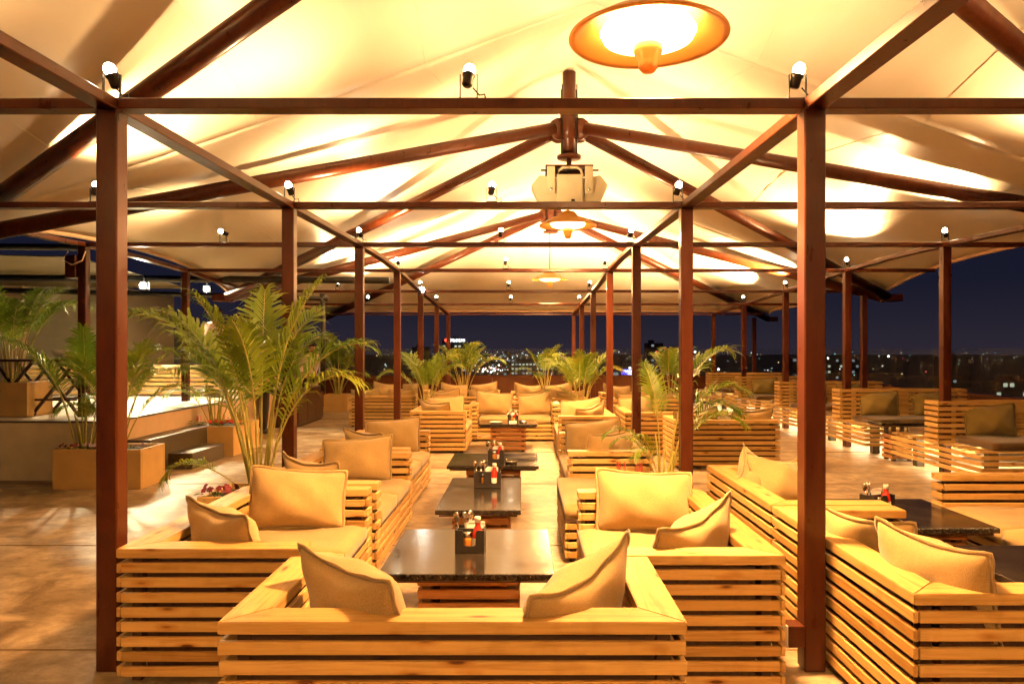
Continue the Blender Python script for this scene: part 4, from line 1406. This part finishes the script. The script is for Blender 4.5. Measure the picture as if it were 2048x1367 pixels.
palm(1.20, 6.40, 0.38, 0.95, 9, 20, 'drooping areca palm in the salvia planter beside the second right post', 1.0,
     spec=[(4, 1, 1.42, 0.02), (-6, 2, 1.20, 0.06), (8, 4, 1.10, 0.10), (-14, 4, 0.98, 0.12), (182, 4, 0.72, 0.06), (215, 2, 0.62, 0.08), (160, 4, 0.60, 0.1), (100, 3, 1.05, 0.02), (230, 4, 0.6, 0.25)])
palm(-6.35, 9.35, 1.05, 1.35, 11, 23, 'areca palm up on the platform at the left edge', 1.3)
palm(-1.60, 12.78, 0.37, 1.12, 10, 26, 'areca palm beside the fourth left inner post', 1.0)
palm(-1.35, 17.40, 0.37, 1.35, 10, 29, 'areca palm behind the rearmost left-centre sofa', 1.1)
palm(0.98, 12.65, 0.37, 1.15, 11, 32, 'bright areca palm behind the last right-row sofa', 1.3)
palm(0.60, 19.10, 0.37, 1.2, 9, 35, 'dim areca palm against the far parapet', 1.2)
palm(2.95, 14.90, 0.37, 1.2, 9, 38, 'areca palm beyond the second right post, by the far sofas', 1.1)
palm(3.42, 2.90, 0.38, 1.35, 13, 41, 'areca palm reaching in from the right edge', 1.5)

herb('salvia', 0.80, 6.08, 0.39, 'left red salvia in the planter between right-row sofas', 1.0)
herb('salvia', 0.97, 6.06, 0.39, 'right red salvia in the planter between right-row sofas', 0.95, 1.3)
herb('viola', 1.13, 6.12, 0.39, 'pale viola at the back of the salvia planter', 0.7)
for i, (k, x, y) in enumerate((('pansy', -2.27, 5.58), ('pansy', -2.14, 5.55))):
    herb(k, x, y, 0.38, ['left maroon pansy behind the second left sofa', 'right maroon pansy behind the second left sofa'][i], 1.0, i * 2.0)
names = ['leftmost', 'second', 'third', 'fourth', 'rightmost']
for i in range(5):
    herb(['pansy', 'viola', 'pansy', 'viola', 'viola'][i], -4.95 + 0.19 * i, 8.20 + 0.05 * (i % 2), 0.38, f'{names[i]} pansy along the front of the platform planter', 0.85, i * 1.1)
for i in range(5):
    herb(['salvia', 'redpansy', 'salvia', 'redpansy', 'redpansy'][i], -4.62 + 0.115 * i, 10.70 + 0.16 * (i % 3), 0.37, f'{names[i]} red flower in the planter beyond the steps', 0.95, i * 1.7)
herb('redpansy', -6.75, 9.25, 1.05, 'dark red flowers in the platform planter', 1.2)

# ------------------------------------------------------------------ bar counter and stand
bc = empty('bar_counter', (-4.6, 15.2, 0), 0, 'dark brown buffet counter beyond the big palm', 'counter')
link('carcass', box_mesh(0.60, 1.84, 0.66, DARKPANEL, 0.004), bc, (0, 0.12, 0.372))
link('plinth', box_mesh(0.54, 1.78, 0.05, BLACK, 0.002), bc, (0, 0.12, 0.016))
link('worktop', box_mesh(0.66, 1.92, 0.03, DARKPANEL, 0.004), bc, (0, 0.12, 0.718))
for k in range(3):
    link('door', box_mesh(0.012, 0.58, 0.58, DARKPANEL, 0.004), bc, (0.307, -0.48 + 0.6 * k, 0.37))
for i, (x, y, h, lab) in enumerate(((-4.70, 14.55, 0.16, 'tall steel canister on the buffet counter'), (-4.60, 14.62, 0.14, 'shorter steel canister on the buffet counter'))):
    o = link('steel_canister', lathe_mesh([(0, 0), (0.04, 0), (0.042, 0.01), (0.042, h), (0.03, h + 0.02), (0, h + 0.03)], CHROME, 20), None, (x, y, 0.734))
    tag(o, lab, 'canister', 'steel canisters')
pn = link('serving_pan', lathe_mesh([(0, 0), (0.12, 0), (0.15, 0.05), (0.155, 0.05), (0.155, 0.06), (0.14, 0.06), (0.11, 0.015), (0, 0.015)], BLACKMETAL, 28), None, (-4.55, 15.45, 0.734))
tag(pn, 'black serving pan on the buffet counter', 'pan')
for k in range(3):
    o = link('plate', lathe_mesh([(0, 0.003), (0.07, 0.004), (0.12, 0.014), (0.122, 0.017), (0.07, 0.0), (0, 0.0)], WHITEP, 28), None, (-4.45, 15.95, 0.734 + 0.013 * k))
    tag(o, f'white plate, {["lowest", "middle", "topmost"][k]} of the stack on the counter', 'plate', 'stacked plates')

# folding cross-legged stand on the platform
fs = empty('folding_stand', (-6.02, 9.25, 0.684), R(-3), 'dark wooden cross-legged folding stand on the platform edge', 'stand')
for s in (-0.5, 0.5):
    for yy in (0.0, 0.36):
        p = tube('leg', [(-0.30 + s * 0.55, yy, 0.01), (0.24 + s * 0.55, yy + 0.02, 0.66)], 0.024, DARKPANEL, fs, 4)
        p = tube('leg', [(0.30 + s * 0.55, yy, 0.01), (-0.24 + s * 0.55, yy + 0.02, 0.66)], 0.024, DARKPANEL, fs, 4)
for yy in (0.0, 0.36):
    tube('rail', [(-0.55, yy, 0.20), (0.55, yy, 0.20)], 0.014, DARKPANEL, fs, 4)
link('tray', box_mesh(1.15, 0.48, 0.03, DARKPANEL, 0.006), fs, (0, 0.18, 0.685))
bw = link('bowl', lathe_mesh([(0, 0.0), (0.05, 0.0), (0.11, 0.05), (0.14, 0.11), (0.135, 0.11), (0.10, 0.055), (0.04, 0.012), (0, 0.012)], WHITEP, 28), None, (-5.75, 9.42, 1.386))
tag(bw, 'white bowl on the folding stand', 'bowl')
# slatted bench at the back of the platform
pb = empty('platform_bench', (-6.6, 13.2, 0.684), 0, 'long slatted pine bench at the back of the platform', 'bench')
for i in range(6):
    slat('slat', 4.4, TH, 0.05, (-0.2, 0, 0.06 + 0.075 * i), 'x', PINE, pb)
for xx in (-2.3, -0.8, 0.7, 1.9):
    link('upright', box_mesh(0.05, 0.05, 0.46, DARKWOOD, 0.002), pb, (xx, 0.04, 0.232))
link('seat_cushion', cushion_mesh(4.2, 0.6, 0.10, TANSEAT), pb, (-0.2, 0.34, 0.44))
link('seat_board', box_mesh(4.3, 0.62, 0.02, DARKWOOD, 0.002), pb, (-0.2, 0.34, 0.425))

# left building, awning, beams, floods
lb = empty('side_building', (-8.45, 15.2, 0.0), 0, 'cream sided cafe building at the left edge', 'building')
for i in range(6):
    link('siding_board', box_mesh(4.4, 0.06, 0.348, SIDING, 0.006), lb, (-2.2, 0, 0.70 + 0.35 * i + 0.18))
link('side_wall', box_mesh(0.06, 3.0, 2.1, SIDING, 0.004), lb, (-0.035, 1.54, 1.76))
link('fascia', box_mesh(4.6, 0.12, 0.14, AWNING, 0.006), lb, (-2.2, -0.04, 2.88))
link('pilaster', box_mesh(0.42, 0.14, 2.2, PEACH, 0.01), lb, (-1.75, -0.11, 1.79))
link('foundation', box_mesh(4.4, 3.0, 0.66, GREYWALL, 0), lb, (-2.2, 1.5, 0.35))
aw = empty('awning', (-8.3, 11.8, 3.1), 0, 'olive canvas awning on dark rails over the left building', 'awning')
bm = bmesh.new()
vs = [bm.verts.new(c) for c in ((-4.5, -0.6, -0.08), (1.6, -0.6, -0.20), (1.6, 3.3, -0.36), (-4.5, 3.3, -0.26))]
bm.faces.new(vs)
me = mesh_from(bm, 'canvas', AWNING)
o = link('canvas', me, aw)
o.modifiers.new('t', 'SOLIDIFY').thickness = 0.02
tube('rail', [(-4.5, -0.66, -0.04), (1.8, -0.66, -0.08)], 0.05, BLACKMETAL, aw, 8)
tube('rail', [(-4.5, 1.2, -0.33), (0.0, 1.2, -0.36), (6.0, 1.2, -0.40)], 0.06, BLACKMETAL, aw, 8)
tube('rail', [(-4.5, 2.9, -0.38), (1.0, 2.9, -0.50), (4.5, 2.9, -0.60)], 0.05, BLACKMETAL, aw, 8)
for xx in (-4.3, 4.4):
    tube('awning_post', [(xx, 2.9, -2.41), (xx, 2.9, -0.5)], 0.05, BLACKMETAL, aw, 8)
gw = box('far_wall', -12.0, -6.0, 20.4, 20.7, 0, 2.05, GREYWALL, None, 0.01)
tag(gw, 'grey wall beyond the platform on the far left', 'wall')

def flood(x, y, z, label, watts):
    t = empty('flood_lamp', (x, y, z), 0, label, 'lamp', 'flood lamps on the left rail')
    link('housing', box_mesh(0.16, 0.07, 0.14, BLACKMETAL, 0.01), t, (0, 0.06, 0))
    link('lens', lathe_mesh([(0, -0.045), (0.04, -0.035), (0.055, 0.0), (0, 0.0)], FLOODGLOW, 20), t, (0, 0.02, 0), (R(-90), 0, 0))
    tube('hanger', [(0, 0.06, 0.05), (0, 0.06, 0.22)], 0.012, BLACKMETAL, t, 6)
    ld = bpy.data.lights.new('flood_light', 'SPOT')
    ld.energy = watts
    ld.color = FLOOD_COL
    ld.spot_size = R(172)
    ld.spot_blend = 0.8
    ld.shadow_soft_size = 0.06
    lo = bpy.data.objects.new('flood_light', ld)
    COL.objects.link(lo)
    lo.parent = t
    lo.location = (0, -0.06, 0)
    lo.rotation_euler = Vector((0.0, 0.35, 1.0)).to_track_quat('Z', 'Y').to_euler()
flood(-6.50, 12.85, 2.60, 'dazzling flood lamp left of the palm, on the dark rail', 420)
flood(-6.02, 14.30, 2.66, 'smaller flood lamp seen through the palm fronds', 300)

# loose cable loops at the left eave
tube_pts = [(-5.35, 8.85, 2.66), (-5.42, 8.85, 2.56), (-5.30, 8.84, 2.50), (-5.18, 8.84, 2.55), (-5.14, 8.84, 2.66)]
cb = tube('cable_loop', tube_pts, 0.008, ROPE)
tag(cb, 'pale cable loop hanging at the left eave post', 'cable')
jb = box('junction_box', -5.40, -5.275, 8.86, 9.02, 2.35, 2.62, STEEL, None, 0.006)
tag(jb, 'brown junction box beside the third left outer post', 'box')

# ================================================================== people
def skin_mesh(name, verts, edges, mat, parent, sub=2):
    me = bpy.data.meshes.new(name)
    me.from_pydata([v[0] for v in verts], edges, [])
    me.materials.append(mat)
    o = link(name, me, parent)
    o.modifiers.new('skin', 'SKIN')
    sv = me.skin_vertices[0].data
    for i, v in enumerate(verts):
        r = v[1]
        sv[i].radius = (r, r) if not isinstance(r, tuple) else r
        sv[i].use_root = (i == 0)
    md = o.modifiers.new('sub', 'SUBSURF')
    md.levels = sub
    md.render_levels = sub
    return o
def person(x, y, z, rz, label, H=1.72, bend=0.0, shirt=SHIRT):
    t = empty('person', (x, y, z), rz, label, 'person')
    k = H / 1.72
    def P(a, b, c):
        # bend the trunk forward (towards -y) above the hip
        if c > 0.95:
            yy = b * math.cos(bend) - (c - 0.95) * math.sin(bend)
            cc = 0.95 + (c - 0.95) * math.cos(bend) + b * math.sin(bend)
            b, c = yy, cc
        return (a * k, b * k, c * k)
    # body in one skin: head, neck, arms to the hands, legs to the ankles
    V = [(P(0, 0, 0.95), 0.10), (P(0, 0.01, 1.18), 0.11), (P(0, 0.0, 1.38), 0.10), (P(0, 0, 1.47), 0.05), (P(0, -0.01, 1.53), 0.055), (P(0, -0.015, 1.60), 0.085), (P(0, -0.01, 1.67), 0.07)]
    E = [(0, 1), (1, 2), (2, 3), (3, 4), (4, 5), (5, 6)]
    for s in (-1, 1):
        b = len(V)
        V += [(P(s * 0.17, 0, 1.38), 0.055), (P(s * 0.22, 0.02, 1.12), 0.042), (P(s * 0.19, -0.18, 0.99), 0.034), (P(s * 0.17, -0.26, 0.97), 0.028), (P(s * 0.165, -0.33, 0.95), 0.022)]
        E += [(2, b), (b, b + 1), (b + 1, b + 2), (b + 2, b + 3), (b + 3, b + 4)]
        # fingers
        for q in range(4):
            c = len(V)
            V += [(P(s * (0.148 + 0.013 * q), -0.36, 0.945), 0.009), (P(s * (0.146 + 0.015 * q), -0.40, 0.925 - 0.004 * (q % 2)), 0.008)]
            E += [(b + 4, c), (c, c + 1)]
        c = len(V)
        V += [(P(s * 0.13, -0.31, 0.945), 0.010), (P(s * 0.115, -0.335, 0.935), 0.009)]
        E += [(b + 3, c), (c, c + 1)]
        b = len(V)
        V += [(P(s * 0.09, 0, 0.88), 0.085), (P(s * 0.10, -0.01, 0.50), 0.056), (P(s * 0.10, 0.02, 0.09), 0.04)]
        E += [(0, b), (b, b + 1), (b + 1, b + 2)]
    skin_mesh('body', V, E, SKIN, t)
    V = [(P(0, 0, 0.93), (0.165, 0.125)), (P(0, 0.01, 1.16), (0.16, 0.125)), (P(0, 0, 1.36), (0.155, 0.115)), (P(0, 0, 1.45), 0.07)]
    E = [(0, 1), (1, 2), (2, 3)]
    for s in (-1, 1):
        b = len(V)
        V += [(P(s * 0.18, 0, 1.37), 0.075), (P(s * 0.225, 0.02, 1.12), 0.058), (P(s * 0.195, -0.15, 1.01), 0.046)]
        E += [(2, b), (b, b + 1), (b + 1, b + 2)]
    skin_mesh('shirt', V, E, shirt, t)
    V = [(P(0, 0, 0.96), (0.15, 0.12))]
    E = []
    for s in (-1, 1):
        b = len(V)
        V += [(P(s * 0.09, 0, 0.85), 0.10), (P(s * 0.10, -0.01, 0.48), 0.075), (P(s * 0.10, 0.02, 0.06), 0.065)]
        E += [(0, b), (b, b + 1), (b + 1, b + 2)]
    skin_mesh('trousers', V, E, TROUSER, t)
    for s in (-1, 1):
        skin_mesh('shoe', [(P(s * 0.10, 0.05, 0.045), 0.045), (P(s * 0.10, -0.08, 0.04), 0.045), (P(s * 0.105, -0.17, 0.03), 0.032)], [(0, 1), (1, 2)], BLACK, t)
    skin_mesh('hair', [(P(0, 0.015, 1.645), 0.078), (P(0, 0.0, 1.675), 0.070), (P(0, 0.035, 1.59), 0.070)], [(0, 1), (0, 2)], HAIR, t)
    for s in (-1, 1):
        link('eye', lathe_mesh([(0, -0.009), (0.007, -0.005), (0.009, 0), (0.007, 0.005), (0, 0.009)], BLACK, 10), t, P(s * 0.03, -0.098, 1.61))
        link('ear', box_mesh(0.018, 0.03, 0.055, SKIN, 0.008, 2), t, P(s * 0.088, 0.0, 1.595))
    link('nose', prism_mesh([(-0.014, 0), (0.014, 0), (0.005, -0.026), (-0.005, -0.026)], -0.02, 0.022, SKIN, 0.003), t, P(0, -0.095, 1.585))
    link('mouth', box_mesh(0.045, 0.008, 0.008, KETCHUP, 0.002), t, P(0, -0.092, 1.545))
    return t
person(-4.62, 13.45, 0, R(115), 'person in dark trousers standing before the buffet counter', 1.72, 0.12, TROUSER)
person(-4.75, 16.9, 0, R(20), 'person in a pale shirt bending behind the buffet counter', 1.70, 0.30)
person(-5.70, 13.8, 0.684, R(75), 'person in a pale shirt on the platform, behind palm fronds', 1.58, 0.15)

# ================================================================== city
def building(x, y, w, h, dpt, label, rows, cols, lit, seed, z0=-30, wz0=0.12, wmat=WINLIT, zrange=None):
    rnd = random.Random(seed)
    t = empty('city_building', (x, y, z0), 0, label, 'building', 'city buildings in the night')
    link('facade', box_mesh(w, dpt, h, CITYDARK, 0), t, (0, dpt / 2, h / 2))
    link('roof', box_mesh(w * 0.3, dpt * 0.4, 2.5, CITYDARK, 0), t, (rnd.uniform(-0.2, 0.2) * w, dpt / 2, h + 1.26))
    cw, rh = w / cols, h * (1 - wz0) / rows
    for r in range(rows):
        for c in range(cols):
            if rnd.random() < lit:
                link('window', box_mesh(cw * 0.62, 0.2, rh * 0.42, wmat if rnd.random() < 0.75 else WINDIM, 0), t,
                     (-w / 2 + cw * (c + 0.5), -0.12, h * wz0 + rh * (r + 0.5)))
    return t
def wxy(px, py, dist):
    """position in metres of a far light seen in that direction"""
    return ((px - 1043.5) / 1500 * dist, dist, 1.5 - (py - 699) / 1500 * dist)
# lit office block at the centre
building(6.0, 420, 24, 24.5, 14, 'long office block with rows of lit windows', 6, 12, 0.85, 3, wz0=0.40)
tw = building(-58.0, 640, 20, 40.5, 16, 'tower with a white rooftop sign right of the left posts', 7, 6, 0.35, 5, wz0=0.3)
f = bpy.data.curves.new('sign_text', 'FONT')
f.body = 'HOTEL OAK INN'
f.size = 3.4
f.extrude = 0.05
f.align_x = 'LEFT'
f.materials.append(SIGNWHITE)
_to = bpy.data.objects.new('text_tmp', f)
COL.objects.link(_to)
bpy.context.view_layer.update()
_me = bpy.data.meshes.new_from_object(_to.evaluated_get(bpy.context.evaluated_depsgraph_get()))
bpy.data.objects.remove(_to)
so = bpy.data.objects.new('sign_lettering', _me)
COL.objects.link(so)
so.parent = tw
so.location = (-4.8, -0.6, 38.4)
so.rotation_euler = (R(90), 0, 0)
so.scale = (0.55, 1, 1)
link('sign_emblem', lathe_mesh([(0, 0), (1.3, 0), (1.3, 0.2), (0, 0.2)], SIGNRED, 16), tw, (-6.6, -0.5, 39.6), (R(90), 0, 0))
bs = building(44.0, 300, 16, 24.0, 12, 'dark block carrying the blue illuminated sign', 4, 5, 0.15, 7)
bx_ = link('sign_board', box_mesh(6.4, 0.4, 2.2, SIGNBLUE, 0.1), bs, (-1.0, -0.8, 22.6))
f = bpy.data.curves.new('sign_text', 'FONT')
f.body = 'GOLDEN TULIP'
f.size = 1.25
f.extrude = 0.03
f.align_x = 'LEFT'
f.materials.append(SIGNWHITE)
_to = bpy.data.objects.new('text_tmp', f)
COL.objects.link(_to)
bpy.context.view_layer.update()
_me = bpy.data.meshes.new_from_object(_to.evaluated_get(bpy.context.evaluated_depsgraph_get()))
bpy.data.objects.remove(_to)
so = bpy.data.objects.new('sign_lettering', _me)
COL.objects.link(so)
so.parent = bs
so.location = (-3.9, -1.1, 22.5)
so.rotation_euler = (R(90), 0, 0)
so.scale = (0.72, 1, 1)
link('sign_underline', box_mesh(2.2, 0.1, 0.35, SIGNWHITE, 0), bs, (-0.6, -1.1, 21.9))
link('sign_crest', lathe_mesh([(0, 0), (0.45, 0), (0.45, 0.1), (0, 0.1)], SIGNWHITE, 8), bs, (-0.9, -1.1, 24.2), (R(90), 0, 0))
specs = [(-150, 520, 22, 30, 14, 'dark block with pale windows far left of the posts', 6, 6, 0.5, 11), (-112, 330, 26, 22, 14, 'low block with teal windows behind the dark palm', 5, 10, 0.6, 12),
         (-95, 700, 16, 34, 12, 'slim dark tower behind the left posts', 7, 4, 0.2, 13), (110, 620, 14, 37, 12, 'slim tower with red roof light right of centre', 8, 4, 0.3, 14),
         (132, 660, 18, 32, 12, 'wide dark tower beside the red-lit one', 7, 5, 0.25, 15), (215, 560, 26, 26, 14, 'dark block behind the right palm frond', 5, 7, 0.25, 16),
         (300, 700, 30, 24, 14, 'low block with few lights beyond the bench corner', 4, 8, 0.3, 17), (360, 620, 24, 26, 14, 'dark block seen through the right glass', 5, 6, 0.2, 18),
         (250, 380, 20, 16, 12, 'squat dark block low in the right glass', 3, 6, 0.25, 19), (-20, 800, 26, 27, 12, 'dim block beyond the lit office block', 5, 6, 0.3, 20)]
for s in specs:
    building(*s, wmat=WINLIT if s[-1] % 2 else WINDIM)
# street and window lights no one could count
rnd = random.Random(99)
def light_cloud(name, label, pts):
    bm = bmesh.new()
    idx = []
    for (x, y, z, r, mi) in pts:
        g = bmesh.ops.create_icosphere(bm, subdivisions=1, radius=r, matrix=Matrix.Translation((x, y, z)))
        for v in g['verts']:
            pass
        idx += [mi] * 20
    me = bpy.data.meshes.new(name)
    bm.to_mesh(me)
    bm.free()
    for m in CITYW:
        me.materials.append(m)
    for p, mi in zip(me.polygons, idx):
        p.material_index = mi
    o = link(name, me)
    tag(o, label, 'lights', None, 'stuff')
    return o
pts = []
for k in range(320):
    px = rnd.choice([rnd.uniform(640, 1300), rnd.uniform(1380, 2080), rnd.uniform(900, 1120)])
    py = 703 + abs(rnd.gauss(0, 1)) * 26
    if py > 792:
        continue
    dist = rnd.uniform(350, 1100)
    r = dist / 1500 * rnd.choice([0.4, 0.5, 0.6, 0.9])
    x, y, z = wxy(px, py, dist)
    if z < -29:
        z = -28
    pts.append((x, y, z, r, rnd.choices([0, 1, 2, 3], [5, 5, 2, 0.6])[0]))
# bright street junction
for k in range(40):
    x, y, z = wxy(rnd.gauss(985, 20), rnd.gauss(738, 4), 480)
    pts.append((x, y, z, 0.15 + 0.3 * rnd.random(), rnd.choice([1, 1, 3, 4, 0])))
for (px, py) in ((935, 712), (966, 742), (1390, 703), (1656, 716), (1777, 712), (1420, 718), (1437, 738), (982, 744), (1308, 765), (2010, 766), (1335, 762)):
    x, y, z = wxy(px, py, 500)
    pts.append((x, y, max(z, -29), 0.5, 4))
for (px, py) in ((1313, 704), (1330, 698), (1196, 722)):
    x, y, z = wxy(px, py, 600)
    pts.append((x, y, z, 0.9, 3))
light_cloud('city_lights', 'scattered street and window lights of the night city', pts)
